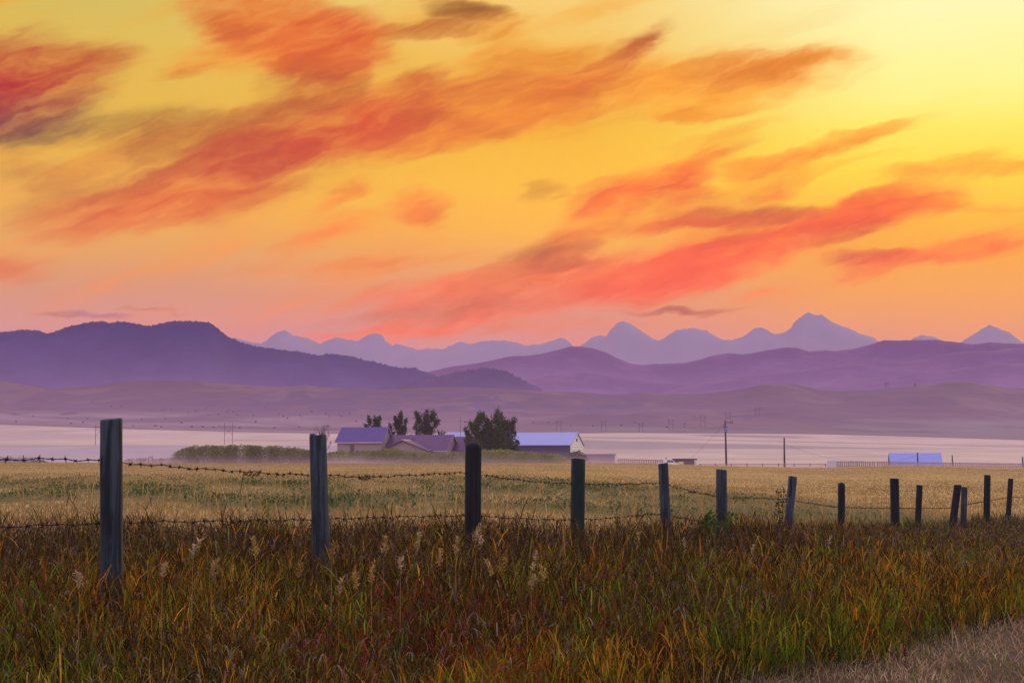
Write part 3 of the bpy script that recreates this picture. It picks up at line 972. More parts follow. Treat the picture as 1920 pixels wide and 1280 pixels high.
# --- verge: withered stems and curled leaves that lie over the green
ND = 300000
x, y = scatter(ND, 3.6, 46, 1.3)
pd = fbm(x / 0.8 + 3, y / 1.1, 75, 3)
df = (verge_y(x) - y) * 0.48
want = 0.24 + 0.7 * (1 - sstep(df, 0.6, 4.0)) + 0.9 * (pd - 0.5)
keep = (df > -0.1 - RNG.exponential(0.3, ND)) & (x < mown_x(y) + RNG.normal(0, 0.12, ND)) & (RNG.uniform(0, 1, ND) < want)
x, y, df = x[keep], y[keep], df[keep]
n = len(x)
sel = RNG.uniform(0, 1, n)
cb = np.where((sel < 0.60)[:, None], pick(BROWN, n) * 0.95, pick(DRY, n))
zt = RNG.uniform(0.08, 0.44, n) * (1 - 0.4 * sstep(y, 14, 26))
root = np.stack([x, y, ground_z(x, y) + EZ + zt], 1)
hh = np.where(RNG.uniform(0, 1, n) < np.where(y < 9.5, 1.0, 0.85), RNG.uniform(0.02, 0.075, n), RNG.uniform(0.08, 0.20, n))
blades('dead_grass', root, hh, RNG.uniform(0.002, 0.006, n) * (0.8 + y / 26.0), RNG.uniform(0, 2 * np.pi, n), RNG.uniform(0.0, 0.7, n), RNG.uniform(0.2, 4.2, n), cb * 0.8, cb * 1.15, dry_mat,
       'withered brown and mauve grass stems tangled along the fence', levels=(0.0, 0.3, 0.6, 0.85, 1.0), belly=[0.8, 1.0, 1.0, 0.7, 0.0])

# --- seed heads: feathery pale plumes standing above the verge
PV, PC, pl = [], [], 0


def plume(px, py, D, L, lean, spread, col, dens=46):
    """a loose panicle: many short husks round a bent axis"""
    top = at(px, py, D)
    out_r, out_h, out_w, out_az, out_le, out_c = [], [], [], [], [], []
    for i in range(dens):
        t = random.random()
        c = Vector((lean * L * t * t, 0, -L * (1 - t)))
        p = top + c + Vector((random.gauss(0, spread * (1 - 0.5 * t)), random.gauss(0, spread * (1 - .5 * t)), random.gauss(0, 0.006)))
        out_r.append(p)
        out_h.append(random.uniform(0.012, 0.032))
        out_w.append(random.uniform(0.005, 0.010))
        out_az.append(random.uniform(0, 6.28))
        out_le.append(random.uniform(0.2, 1.2))
        v = random.uniform(0.7, 1.35)
        out_c.append([c_ * v for c_ in col])
    return out_r, out_h, out_w, out_az, out_le, out_c


PL = [(362, 1015, 6.9, 0.09, 0.5, 0.011), (398, 1052, 6.6, 0.08, 0.4, 0.01), (480, 1010, 7.2, 0.10, -0.2, 0.012), (622, 1018, 7.6, 0.09, 0.2, 0.012), (636, 1088, 6.5, 0.07, 0.3, 0.010), (697, 1058, 7.0, 0.11, 0.1, 0.012), (720, 1005, 8.0, 0.11, 0.15, 0.012), (751, 1046, 7.2, 0.09, 0.0, 0.011),
      (782, 1000, 8.4, 0.12, 0.2, 0.012), (822, 1030, 7.6, 0.10, 0.3, 0.013), (892, 985, 9.2, 0.12, 0.3, 0.02), (902, 1000, 8.8, 0.10, -0.3, 0.016), (921, 1052, 7.4, 0.09, -0.4, 0.010), (944, 1040, 7.7, 0.11, 0.0, 0.013), (1000, 1036, 8.2, 0.13, 0.2, 0.014), (1020, 1060, 7.8, 0.09, -0.3, 0.016), (996, 1080, 7.4, 0.07, 0.3, 0.013),
      (855, 1010, 8.4, 0.10, 0.1, 0.010), (668, 1075, 6.9, 0.08, -0.2, 0.010), (1195, 998, 11.0, 0.14, 0.1, 0.016), (1552, 1005, 14.0, 0.17, 0.25, 0.02), (1516, 1000, 14.2, 0.16, -0.2, 0.02), (1740, 1030, 14.5, 0.15, 0.2, 0.02), (560, 1060, 6.8, 0.07, 0.2, 0.009), (305, 1060, 6.3, 0.06, 0.3, 0.010), (150, 1075, 6.2, 0.07, -0.3, 0.010),
      (1640, 1020, 15.0, 0.14, 0.2, 0.018), (1410, 1020, 12.5, 0.12, 0.2, 0.014), (1285, 1010, 12.0, 0.12, -0.2, 0.014)]
acc = [[], [], [], [], [], []]
st_r, st_h, st_c = [], [], []
for i, (px, py, D, L, le, sp) in enumerate(PL):
    L, sp = L * 0.8, sp * 0.62
    colp = random.choice([(0.44, 0.27, 0.10), (0.40, 0.27, 0.13), (0.46, 0.33, 0.19), (0.32, 0.19, 0.06)])
    for a_, b_ in zip(acc, plume(px, py, D, L, le, sp, colp, 70)):
        a_.extend(b_)
    tp = at(px, py, D)
    b0 = gz(tp.x, tp.y)
    st_r.append((tp.x, tp.y, b0))
    st_h.append(tp.z - b0)
    st_c.append((0.28, 0.18, 0.07))
rt = np.array([tuple(p) for p in acc[0]] + st_r)
nn_ = len(rt)
ns = len(st_r)
blades('seed_head_grass', rt, np.array(acc[1] + st_h), np.array(acc[2] + [0.005] * ns), np.array(acc[3] + [0.0] * ns), np.array(acc[4] + [0.0] * ns), np.concatenate([RNG.uniform(0, 1.4, nn_ - ns), np.zeros(ns)]),
       np.array(acc[5] + st_c), np.array(acc[5] + st_c) * 1.15, dry_mat, 'pale feathery grass seed heads rising from the verge', levels=(0.0, 0.5, 1.0), belly=[0.5, 1.0, 0.0])

# --- mown strip at the lower right: short dry turf
NM = 420000
x, y = scatter(NM, 4.5, 40, 1.35, half=0.5)
keep = (x > mown_x(y) - RNG.exponential(0.12, NM))
x, y = x[keep], y[keep]
n = len(x)
pm = fbm(x / 0.5, y / 0.7, 81, 3)
tone = (0.9 + 1.25 * fbm(x / 0.7, y / 1.0, 83, 4))[:, None] * RNG.uniform(0.5, 1.4, (n, 1))
cb = np.where((RNG.uniform(0, 1, n) < 0.16 + 0.6 * np.clip(pm - 0.52, 0, 1))[:, None], pick(GREEN, n) * 0.9, pick(np.array([[0.32, 0.20, 0.115], [0.40, 0.26, 0.155], [0.22, 0.13, 0.085], [0.36, 0.26, 0.19]]), n))
cb = cb * tone * np.array([1.0, 0.98, 0.88])
root = np.stack([x, y, ground_z(x, y) + EZ - 0.01], 1)
blades('mown_grass', root, np.where(RNG.uniform(0, 1, n) < 0.06, RNG.uniform(0.10, 0.22, n), RNG.uniform(0.03, 0.09, n)), RNG.uniform(0.0016, 0.0038, n) * (0.7 + y / 18), RNG.uniform(0, 2 * np.pi, n), RNG.uniform(0.1, 0.9, n), RNG.uniform(0, 1.4, n), cb * 0.8, cb * 1.1, dry_mat,
       'short mown tan turf beside the tall verge grass', levels=(0.0, 0.5, 1.0), belly=[0.8, 1.0, 0.0])

# --- stubble field behind the fence
NS = 260000
x, y = scatter(NS, 13, 270, 1.5)
keep = (y > verge_y(x) - 0.3 + RNG.normal(0, 0.4, NS)) | (y > 58)
x, y = x[keep], y[keep]
n = len(x)
tall = sstep(x, 1.5, 6) * (1 - sstep(y, 30, 60))
hh = RNG.uniform(0.05, 0.13, n) * (1 + 1.6 * tall) + 0.22 * (RNG.uniform(0, 1, n) < 0.035) * (y < 40)
hh = hh * (1 - 0.55 * sstep(y, 60, 130))
ps = fbm(x / 3, y / 9, 91, 4)
pal = np.array([[0.50, 0.33, 0.105], [0.44, 0.285, 0.085], [0.58, 0.41, 0.17], [0.32, 0.205, 0.07], [0.54, 0.41, 0.23], [0.36, 0.24, 0.10]])
cb = pick(pal, n) * (0.6 + 0.75 * ps[:, None])
rough_strip = sstep(fbm(x / 30, y / 14, 95, 4), 0.5, 0.62)[:, None] * 0.45
cb = cb * (1 - rough_strip) + np.array([0.30, 0.185, 0.085]) * rough_strip
gb = (sstep(y, 24, 34) * (1 - sstep(y, 55, 105)) * (1 - sstep(x, 6, 16)) * (0.35 + 0.5 * fbm(x / 2.2, y / 5.5, 9, 4)))[:, None]
gb = np.clip(gb * 1.3, 0, 0.9)
cb = cb * np.array([0.93, 0.95, 1.0])
cb = cb * (1 - gb) + np.array([0.27, 0.235, 0.115]) * RNG.uniform(0.7, 1.3, (n, 1)) * gb
root = np.stack([x, y, ground_z(x, y) + EZ - 0.01], 1)
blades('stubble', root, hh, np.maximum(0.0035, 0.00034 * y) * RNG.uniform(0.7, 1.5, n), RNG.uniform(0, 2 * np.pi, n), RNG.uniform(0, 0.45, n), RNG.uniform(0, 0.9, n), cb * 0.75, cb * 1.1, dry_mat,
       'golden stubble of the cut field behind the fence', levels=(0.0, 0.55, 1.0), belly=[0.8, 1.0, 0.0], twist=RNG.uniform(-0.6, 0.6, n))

# --- taller lone stalks standing in the stubble
NK = 1500
x, y = scatter(NK, 10, 60, 1.4)
keep = y > verge_y(x) - 0.5
x, y = x[keep], y[keep]
n = len(x)
cb = pick(np.array([[0.50, 0.32, 0.11], [0.44, 0.26, 0.08]]), n)
blades('stubble_stalks', np.stack([x, y, ground_z(x, y) + EZ], 1), RNG.uniform(0.25, 0.62, n), 0.004 + 0.0004 * y, RNG.uniform(0, 6.28, n), RNG.uniform(0, 0.15, n), RNG.uniform(0, 0.4, n), cb * 0.8, cb, dry_mat,
       'tall thin straw stalks scattered through the stubble field', levels=(0.0, 0.6, 0.85, 1.0), belly=[0.5, 0.5, 1.3, 0.0])

# --- green regrowth in the stubble
NA = 260000
x, y = scatter(NA, 24, 110, 1.1)
gp = fbm(x / 2.2, y / 5.5, 9, 4)
gp2 = fbm(x / 0.5, y / 0.9, 10, 2)
keep = (x < fence_x(y) - 1) & (x < 9 + RNG.normal(0, 2, NA)) & (RNG.uniform(0, 1, NA) < 0.85 * sstep(gp, 0.40, 0.60) * sstep(gp2, 0.46, 0.64) * sstep(y, 25, 33) * (1 - sstep(y, 52, 100)))
x, y = x[keep], y[keep]
n = len(x)
cb = pick(np.array([[0.06, 0.10, 0.03], [0.08, 0.12, 0.03], [0.045, 0.075, 0.028]]), n)
root = np.stack([x, y, ground_z(x, y) + EZ + RNG.uniform(0.02, 0.16, n)], 1)
blades('green_regrowth', root, RNG.uniform(0.05, 0.12, n), RNG.uniform(0.018, 0.04, n) * (0.7 + y / 80), RNG.uniform(0, 2 * np.pi, n), RNG.uniform(0.3, 1.4, n), RNG.uniform(0, 1, n), cb, cb * 1.2, grass_mat,
       'low green regrowth in patches across the stubble', levels=(0.0, 0.5, 1.0), belly=[0.5, 1.0, 0.0])

# ------------------------------------------------------------------ barbed wire fence
wood_blue = mat_wood('weathered_wood', (0.009, 0.013, 0.019), (0.048, 0.060, 0.078))
wood_dark = mat_wood('tarred_wood', (0.004, 0.004, 0.006), (0.014, 0.014, 0.022))
wood_green = mat_wood('mossy_wood', (0.005, 0.010, 0.011), (0.015, 0.034, 0.028))
wood_pale = mat_wood('grey_wood', (0.018, 0.026, 0.038), (0.062, 0.080, 0.105))
POST_LOOK = [
    (wood_blue, 'flat', 'tallest grey-blue post with a long split, at left'), (wood_blue, 'broken', 'cracked post with a ragged broken top in front of the farmhouse'), (wood_dark, 'round', 'dark post with a rounded top beside the farm trees'),
    (wood_green, 'flat', 'greenish post with a flat sawn top below the barn'), (wood_blue, 'flat', 'slim blue-grey post leaning a little, below the slatted fence'), (wood_blue, 'flat', 'blue-grey post below the transformer pole with a green weed at its foot'),
    (wood_pale, 'flat', 'pale post leaning right below the bare pole'), (wood_dark, 'round', 'short black post with a rounded top'), (wood_dark, 'flat', 'thick black post below the blue-roofed barn'), (wood_dark, 'flat', 'short thin dark post beside the thick black post'),
    (wood_dark, 'flat', 'dark leaning post of the close pair'), (wood_blue, 'flat', 'short grey-blue post of the close pair'), (wood_dark, 'flat', 'taller narrow dark post right of the close pair'), (wood_dark, 'flat', 'last slim dark post at the right edge')]
fence = empty('barbed_wire_fence', (POSTS[0][5] * 0, 8.2, gz(-2.3, 8.2)))
tag(fence, 'old barbed wire fence on weathered wooden posts along the grass verge', 'fence')
FO = Vector(fence.location)


def post_mesh(top, foot, rad, style, seed):
    rs = np.random.default_rng(seed)
    top, foot = Vector(top), Vector(foot)
    axis = (top - foot).normalized()
    u = axis.cross(Vector((0, 1, 0))).normalized()
    w = u.cross(axis).normalized() * -1
    S = 36
    L = (top - foot).length
    if style == 'round':
        prof = [(0, 1.05), (0.3, 1.03), (0.6, 1.01)] + [(1 - rad * 1.1 / L, 1.0), (1 - rad * 0.75 / L, 0.985), (1 - rad * 0.42 / L, 0.90), (1 - rad * 0.17 / L, 0.70), (1 - 0.03 * rad / L, 0.38)]
    else:
        prof = [(0, 1.05), (0.35, 1.03), (0.7, 1.01), (1 - 0.25 * rad / L, 1.0), (1 - 0.06 * rad / L, 0.985), (1.0, 0.93)]
    fine = []
    for (t0, s0), (t1, s1) in zip(prof[:-1], prof[1:]):
        m = max(1, int((t1 - t0) * 16))
        fine += [(t0 + (t1 - t0) * i / m, s0 + (s1 - s0) * i / m) for i in range(m)]
    fine.append(prof[-1])
    ph = rs.uniform(0, 6.28, 8)
    gro = {int(rs.integers(0, S)): rs.uniform(0.10, 0.24) for _ in range(5)}
    vs, fs = [], []
    for i, (t, s_) in enumerate(fine):
        bend = math.sin(t * 2.6 + ph[6]) * rad * 0.10
        for k in range(S):
            a = 2 * math.pi * k / S
            rr_ = rad * s_ * (1 + 0.045 * math.sin(2 * a + ph[0]) + 0.03 * math.sin(3 * a + ph[1] + t * 2) + 0.012 * math.sin(9 * a + ph[2]) + rs.normal(0, 0.006))
            if k in gro and t > 0.05:
                rr_ *= 1 - gro[k] * (0.6 + 0.4 * math.sin(t * 7 + ph[3] + k))
            p = foot + axis * (L * t) + u * (math.cos(a) * rr_ + bend) + w * (math.sin(a) * rr_)
            if style == 'broken' and t > 0.9:
                p = p + axis * (rad * (0.06 * math.sin(a + 0.3) + rs.normal(0, 0.10)) * (t - 0.9) * 10)
            elif t > 0.97 and style == 'flat':
                p = p + axis * (rad * 0.10 * math.sin(a + ph[5]))
            vs.append(p - FO)
    n_ = len(fine)
    for i in range(n_ - 1):
        for k in range(S):
            k2 = (k + 1) % S
            fs.append((i * S + k, i * S + k2, (i + 1) * S + k2, (i + 1) * S + k))
    c = len(vs)
    vs.append(sum((vs[(n_ - 1) * S + k] for k in range(S)), Vector()) / S + axis * (rad * (0.06 if style == 'round' else (-0.10 if style == 'broken' else -0.03))))
    for k in range(S):
        fs.append(((n_ - 1) * S + k, (n_ - 1) * S + (k + 1) % S, c))
    return vs, fs


for i, ((tx_, ty_, bx_, by_, wpx, D), (wm, style, lab)) in enumerate(zip(POSTS, POST_LOOK)):
    rad = wpx / F * D * 0.5
    top = at(tx_, ty_, D)
    b = at(bx_, by_, D)
    dirn = (b - top).normalized()
    zg = gz(b.x, b.y) - 0.35
    foot = top + dirn * ((top.z - zg) / -dirn.z)
    vs, fs = post_mesh(top, foot, rad, style, 100 + i)
    po = obj_from('post', vs, fs, wm, fence, smooth=True)
    tag(po, lab)

wire_mat = mat_plain('rusty_wire', (0.018, 0.011, 0.012), 0.6, 0.4, 30.0, 0.4)
TOPW = [(-60, 859, 7.4), (0, 861, 7.6), (60, 860.5, 7.75), (120, 861, 7.95), (190, 863, 8.26), (232, 867.5, 8.28), (300, 873, 8.6), (380, 879, 9.0), (450, 883.5, 9.4), (520, 888, 9.75), (580, 889.5, 10.24), (618, 891, 10.28), (680, 894, 10.7), (740, 892, 11.1), (800, 889, 11.5), (850, 886.5, 11.95),
        (889, 886.5, 12.3), (905, 890, 12.32), (960, 898, 12.8), (1020, 904.5, 13.3), (1083, 906.5, 14.08), (1130, 908, 14.5), (1180, 907, 15.0), (1244, 905, 15.88), (1257, 910, 15.9), (1300, 921, 16.5), (1345, 930.5, 17.6), (1368, 933.5, 17.7), (1420, 933, 18.5), (1480, 936, 19.67), (1492, 939, 19.75), (1530, 945, 20.5), (1577, 951, 21.86),
        (1630, 952, 22.9), (1676, 952, 24.1), (1700, 952.5, 25.0), (1724, 952, 26.05), (1760, 952.5, 27.2), (1793, 951, 28.6), (1809, 946, 29.27), (1830, 942.5, 30.5), (1852, 939, 32.06), (1872, 935, 33.2), (1893, 931.5, 34.55), (1930, 932, 36.5), (1980, 931, 39.0)]
LOWW = [(-60, 989, 7.4), (0, 987, 7.6), (80, 984.5, 7.85), (190, 981, 8.26), (232, 978.5, 8.28), (350, 977.5, 8.85), (470, 976, 9.5), (600, 973.5, 10.27), (700, 970, 10.9), (800, 967, 11.5), (887, 966.5, 12.3), (960, 971, 12.8), (1030, 974, 13.4), (1083, 975, 14.08), (1150, 970.5, 14.7), (1200, 965.5, 15.3), (1247, 962.5, 15.88), (1262, 967.5, 15.95), (1300, 975, 16.6), (1354, 984, 17.68), (1420, 987, 18.5), (1478, 990, 19.67)]


def spline(tabl, step=0.012):
    P_ = [np.array(at(*p)) for p in tabl]
    out = []
    for i in range(len(P_) - 1):
        n_ = max(2, int(np.linalg.norm(P_[i + 1] - P_[i]) / step))
        t = np.linspace(0, 1, n_, endpoint=False)[:, None]
        out.append(P_[i] * (1 - t) + P_[i + 1] * t)
    return np.concatenate(out + [P_[-1][None]])


def barb_mesh():
    m = MB()
    for k in range(4):
        a = k * 1.57 + 0.5
        m.tube([(0, 0, 0), (0.004 * (k - 1.5), math.cos(a) * 0.016, math.sin(a) * 0.019)], [0.0032, 0.0014], 4)
    pts = [(0.008 * (t / 10 - 0.5) * 1.6, math.cos(t * 1.5) * 0.0042, math.sin(t * 1.5) * 0.005) for t in range(11)]
    m.tube(pts, 0.0034, 4)
    me = bpy.data.meshes.new('barb')
    me.from_pydata(m.v, [], m.f)
    me.materials.append(wire_mat)
    return me


BARB = barb_mesh()


def strand(tabl, seed, spacing, lab, n_single):
    rs = random.Random(seed)
    pts = spline(tabl)
    m = MB()
    seg = np.linalg.norm(np.diff(pts, axis=0), axis=1)
    s_ = np.concatenate([[0], np.cumsum(seg)])
    wob = np.stack([0 * s_, 0.003 * np.sin(s_ * 9), 0.004 * np.sin(s_ * 13 + 1) + 0.003 * np.sin(s_ * 31)], 1)
    ctr = pts + wob
    for ph in (0, math.pi):
        a = s_ * 2 * math.pi / 0.085 + ph
        off = np.stack([0 * a, np.cos(a) * 0.0023, np.sin(a) * 0.0023], 1)
        q = (ctr + off)[::1]
        m.tube([Vector(p) - FO for p in q], 0.0017, 4)
    wo_ = m.build('barbed_wire', wire_mat, fence, True)
    tag(wo_, lab)
    t = rs.uniform(0, spacing)
    k = 0
    rest = MB()
    while t < s_[-1]:
        i = min(int(np.searchsorted(s_, t)), len(ctr) - 2)
        p = Vector(ctr[i]) - FO
        d = Vector(ctr[i + 1] - ctr[i]).normalized()
        rot = d.to_track_quat('X', 'Z').to_matrix() @ Matrix.Rotation(rs.uniform(0, 6.28), 3, 'X')
        sc_ = rs.uniform(0.85, 1.2)
        if k < n_single:
            b = bpy.data.objects.new('barb', BARB)
            b.location = p
            b.rotation_euler = rot.to_euler()
            b.scale = (sc_,) * 3
            link(b, wo_)
        else:
            M4 = Matrix.Translation(p) @ rot.to_4x4() @ Matrix.Scale(sc_, 4)
            rest.add([M4 @ v.co for v in BARB.vertices], [tuple(f.vertices) for f in BARB.polygons])
        k += 1
        t += spacing * rs.uniform(0.9, 1.1)
    if rest.v:
        tag(rest.build('barbs', wire_mat, wo_), kind='stuff')
    return wo_


def splice(par, px, py, D, length, seed, tail):
    """a tangle where two wire ends are twisted together, with a loose tail"""
    rs = random.Random(seed)
    c = at(px, py, D) - FO
    m = MB()
    for j in range(3):
        pts = []
        for i in range(28):
            t = i / 27
            a = t * 26 + j * 2
            pts.append(c + Vector(((t - 0.5) * length, math.cos(a) * 0.009, -0.004 + math.sin(a) * 0.010 - 0.012 * math.sin(t * 3.14) * j * 0.7)))
        m.tube(pts, 0.0022, 4)
    m.tube([c + Vector(p) for p in tail], 0.0022, 4)
    m.build('splice', wire_mat, par, True)


w_top = strand(TOPW, 5, 0.098, 'upper strand of barbed wire crossing in front of the field', 55)
w_low = strand(LOWW, 6, 0.105, 'lower strand of barbed wire just above the grass', 40)
splice(w_top, 472, 886, 9.45, 0.11, 1, [(-0.05, 0, 0), (-0.06, 0, -0.04), (-0.068, 0, -0.09), (-0.072, 0, -0.12)])
splice(w_top, 683, 894, 10.72, 0.09, 2, [(0.03, 0, 0), (0.06, 0, -0.015), (0.085, 0, -0.035)])
splice(w_top, 1298, 921, 16.45, 0.10, 3, [(-0.02, 0, 0.01), (0.06, 0, 0.035), (0.10, 0, 0.03)])

# ------------------------------------------------------------------ foliage builder for trees, hedges and weeds


def leaf_cloud(name, pts, size, cols, mat, parent=None, aspect=0.6):
    """many small leaf faces at pts"""
    n = len(pts)
    a = RNG.normal(0, 1, (n, 3))
    a /= np.linalg.norm(a, axis=1)[:, None]
    b = np.cross(a, RNG.normal(0, 1, (n, 3)))
    b /= np.linalg.norm(b, axis=1)[:, None]
    s = np.asarray(size)[:, None] * 0.5
    V = np.stack([pts - a * s, pts + b * s * aspect, pts + a * s, pts - b * s * aspect], 1).reshape(-1, 3)
    q = np.arange(n * 4)
    return np_mesh(name, V, q, np.arange(n) * 4, None, mat, np.repeat(cols, 4, axis=0), parent=parent)


leaf_mat = mat_vcol('leaf', translucent=0.3)
bark_mat = mat_plain('bark', (0.035, 0.03, 0.028), 0.9, 0.3, 6.0, stretch=(1, 1, 0.2))


def tree(px, py_top, D, width_px, base_py, label, seed, cat='tree', group=None, hue=((0.030, 0.065, 0.012), (0.050, 0.085, 0.014), (0.016, 0.038, 0.010)), nl=3400, low=0.12, name='tree', leaf=0.40, upright=1.0, fill=1.0):
    rs = np.random.default_rng(seed)
    top = at(px, py_top, D)
    zb = at(px, base_py, D).z
    H = top.z - zb
    Wd = width_px / F * D
    root = empty(name, (top.x, D, zb))
    tag(root, label, cat, group)
    tr = MB()
    tips = []
    lean = rs.normal(0, 0.02, 2)
    tp = [Vector((lean[0] * H * t, lean[1] * H * t, H * t)) for t in np.linspace(0, 0.93, 8)]
    tr.tube(tp, list(np.linspace(0.024 * H, 0.004 * H, 8)), 7)
    tips.append((tp, 1.0))
    nlim = int(rs.integers(11, 15))
    for k in range(nlim):
        t0 = low + (0.72 - low) * k / nlim + rs.uniform(0, 0.05)
        s = Vector((lean[0] * H * t0, lean[1] * H * t0, H * t0))
        a = k * 2.4 + rs.uniform(-0.4, 0.4)
        reach = Wd * 0.5 * (0.98 - 0.55 * max(0, t0 - 0.2)) * rs.uniform(0.6, 1.12)
        up_ = H * (0.14 + 0.20 * upright * rs.uniform(0.6, 1.2))
        pts = []
        for j in range(6):
            q = j / 5
            out = reach * (q ** 0.75)
            pts.append(s + Vector((math.cos(a) * out, math.sin(a) * out, up_ * q ** 1.4)))
        if pts[-1].z > H * 0.97:
            sc_ = (H * 0.97 - s.z) / max(pts[-1].z - s.z, 1e-3)
            pts = [Vector((p.x, p.y, s.z + (p.z - s.z) * sc_)) for p in pts]
        tr.tube(pts, list(np.linspace(0.009 * H, 0.002 * H, 6)), 5)
        tips.append((pts, 0.9))
    tr.build('trunk', bark_mat, root, True)
    P_ = []
    per = int(nl / len(tips))
    for pts, wgt in tips:
        arr = np.array([tuple(p) for p in pts])
        nclump = int(rs.integers(9, 14))
        for c in range(nclump):
            q = rs.uniform(0.22, 1.0) ** 0.8
            f = q * (len(arr) - 1)
            i = min(int(f), len(arr) - 2)
            base_p = arr[i] * (1 - f + i) + arr[i + 1] * (f - i)
            rad = (0.085 * fill * (1.15 - 0.75 * q)) * min(Wd * 1.2, H) * rs.uniform(0.6, 1.25)
            m = max(3, int(per * 1.7 / nclump))
            d = rs.normal(0, 1, (m, 3)) * rad * np.array([0.8, 0.8, 1.0])
            P_.append(base_p + rs.normal(0, 0.4 * rad, 3) + d)
    P_ = np.concatenate(P_)
    P_ = P_[P_[:, 2] > 0.05 * H]
    n = len(P_)
    hue = np.array(hue)
    ci = rs.integers(0, len(hue), n)
    clump = fbm(P_[:, 0] / (0.16 * H) + 50, P_[:, 2] / (0.12 * H) + P_[:, 1] / (0.2 * H), seed, 3)
    cols = hue[ci] * (0.65 + 0.8 * clump)[:, None]
    leaf_cloud('crown', P_, rs.uniform(0.7, 1.3, n) * leaf, cols, leaf_mat, root)
    return root


TG = 'trees behind the farmhouse'
tree(699, 777, 372, 44, 858, 'small bushy tree rising behind the left roof of the farmhouse', 201, group=TG, nl=2600, upright=0.9)
tree(747, 769, 366, 40, 862, 'narrow upright tree behind the farmhouse roof, left of a wider one', 202, group=TG, nl=3000)
tree(797, 766, 368, 60, 862, 'wide tree with a spiky peak behind the farmhouse roof', 203, group=TG, nl=3800)
tree(826, 803, 362, 22, 862, 'low round shrub-like tree beside the blue roof behind the house', 204, group=TG, nl=900, leaf=0.26)
HUE_T = ((0.045, 0.085, 0.016), (0.075, 0.12, 0.02), (0.026, 0.055, 0.014))
TC = 'clump of trees between house and barn'
tree(895, 775, 326, 62, 866, 'left tree of the dark clump between house and barn', 205, group=TC, nl=3300, low=0.08, hue=HUE_T)
tree(920, 768, 329, 56, 866, 'tallest, spiky middle tree of the dark clump beside the barn', 206, group=TC, nl=3500, low=0.08, hue=HUE_T)
tree(944, 780, 323, 66, 866, 'rounded tree of the dark clump, nearest the barn', 207, group=TC, nl=3900, upright=0.8, low=0.05, hue=HUE_T)
tree(604, 795, 345, 34, 862, 'thin pale tree left of the farmhouse behind the broken-topped post', 208, nl=420, hue=((0.10, 0.10, 0.05), (0.13, 0.12, 0.06)), leaf=0.24)


def hedge(name, prof, D, depth, label, seed, nl, hue, cat='hedge', leaf=0.30, base=870):
    """long bank of willow shrubs: upright twiggy clumps of leaves; prof is (px, top py)"""
    rs = np.random.default_rng(seed)
    prof = np.array(prof, float)
    x0, x1 = prof[0, 0], prof[-1, 0]
    c = at((x0 + x1) / 2, base, D)
    zb = gz(c.x, D) - 0.3
    ncl = int((x1 - x0) / 1.3)
    P_, Q = [], []
    for k in range(ncl):
        px = rs.uniform(x0, x1)
        py = np.interp(px, prof[:, 0], prof[:, 1]) + rs.normal(0.8, 1.5)
        dd = D + rs.uniform(-0.5, 0.5) * depth
        tpt = at(px, py, dd)
        b = Vector((tpt.x, dd, zb))
        Ht = max(tpt.z - zb, 0.3)
        lean = rs.normal(0, 0.10) * Ht
        m = int(nl / ncl)
        t = rs.uniform(0.03, 1, m) ** 0.75
        sp = 0.75 * (1.08 - t) + 0.12
        p = np.stack([tpt.x + lean * t + rs.normal(0, 1, m) * sp, dd + rs.normal(0, 1, m) * sp, zb + Ht * t], 1)
        P_.append(p)
        Q.append(np.full(m, rs.uniform(0.75, 1.25)))
    off = np.array([c.x, D, zb])
    P_ = np.concatenate(P_) - off
    n = len(P_)
    hue = np.array(hue)
    cols = hue[rs.integers(0, len(hue), n)] * np.concatenate(Q)[:, None] * rs.uniform(0.75, 1.25, (n, 1))
    o = leaf_cloud(name, P_, rs.uniform(0.6, 1.4, n) * leaf, cols, leaf_mat, None, 0.5)
    o.location = off
    return tag(o, label, cat)


HUE_H = ((0.20, 0.22, 0.07), (0.28, 0.29, 0.09), (0.16, 0.17, 0.06), (0.26, 0.21, 0.11))
hedge('hedge', [(330, 848), (345, 840), (370, 836), (420, 836), (455, 834), (500, 836), (540, 838), (570, 842), (600, 846)], 298, 9, 'long misty willow hedge left of the farmhouse', 301, 34000, HUE_H)
hedge('hedge', [(604, 850), (630, 846), (660, 844), (700, 845), (730, 840), (760, 845), (800, 849), (840, 850), (880, 846), (905, 844), (940, 842), (970, 846), (1010, 849), (1045, 852), (1060, 858)], 303, 8, 'low misty hedge in front of the farmhouse and barn', 302, 38000, ((0.24, 0.26, 0.06), (0.32, 0.33, 0.08), (0.19, 0.20, 0.06)), base=871)
hedge('bush', [(1063, 852), (1075, 846), (1085, 846), (1098, 854)], 312, 3, 'small dark bush at the white gable end of the barn', 303, 3000, ((0.06, 0.065, 0.02), (0.085, 0.08, 0.025)), 'bush')
hedge('bush', [(232, 861), (255, 858), (290, 859), (318, 858), (335, 856)], 302, 4, 'low brown scrub left of the willow hedge', 304, 3000, ((0.14, 0.09, 0.06), (0.11, 0.08, 0.05)), 'scrub', 0.2)
hedge('bush', [(-60, 857), (-10, 856), (20, 857), (50, 858), (85, 862)], 302, 4, 'low green scrub behind the wooden rail at left', 305, 3000, ((0.13, 0.13, 0.06), (0.10, 0.11, 0.05)), 'scrub', 0.2)


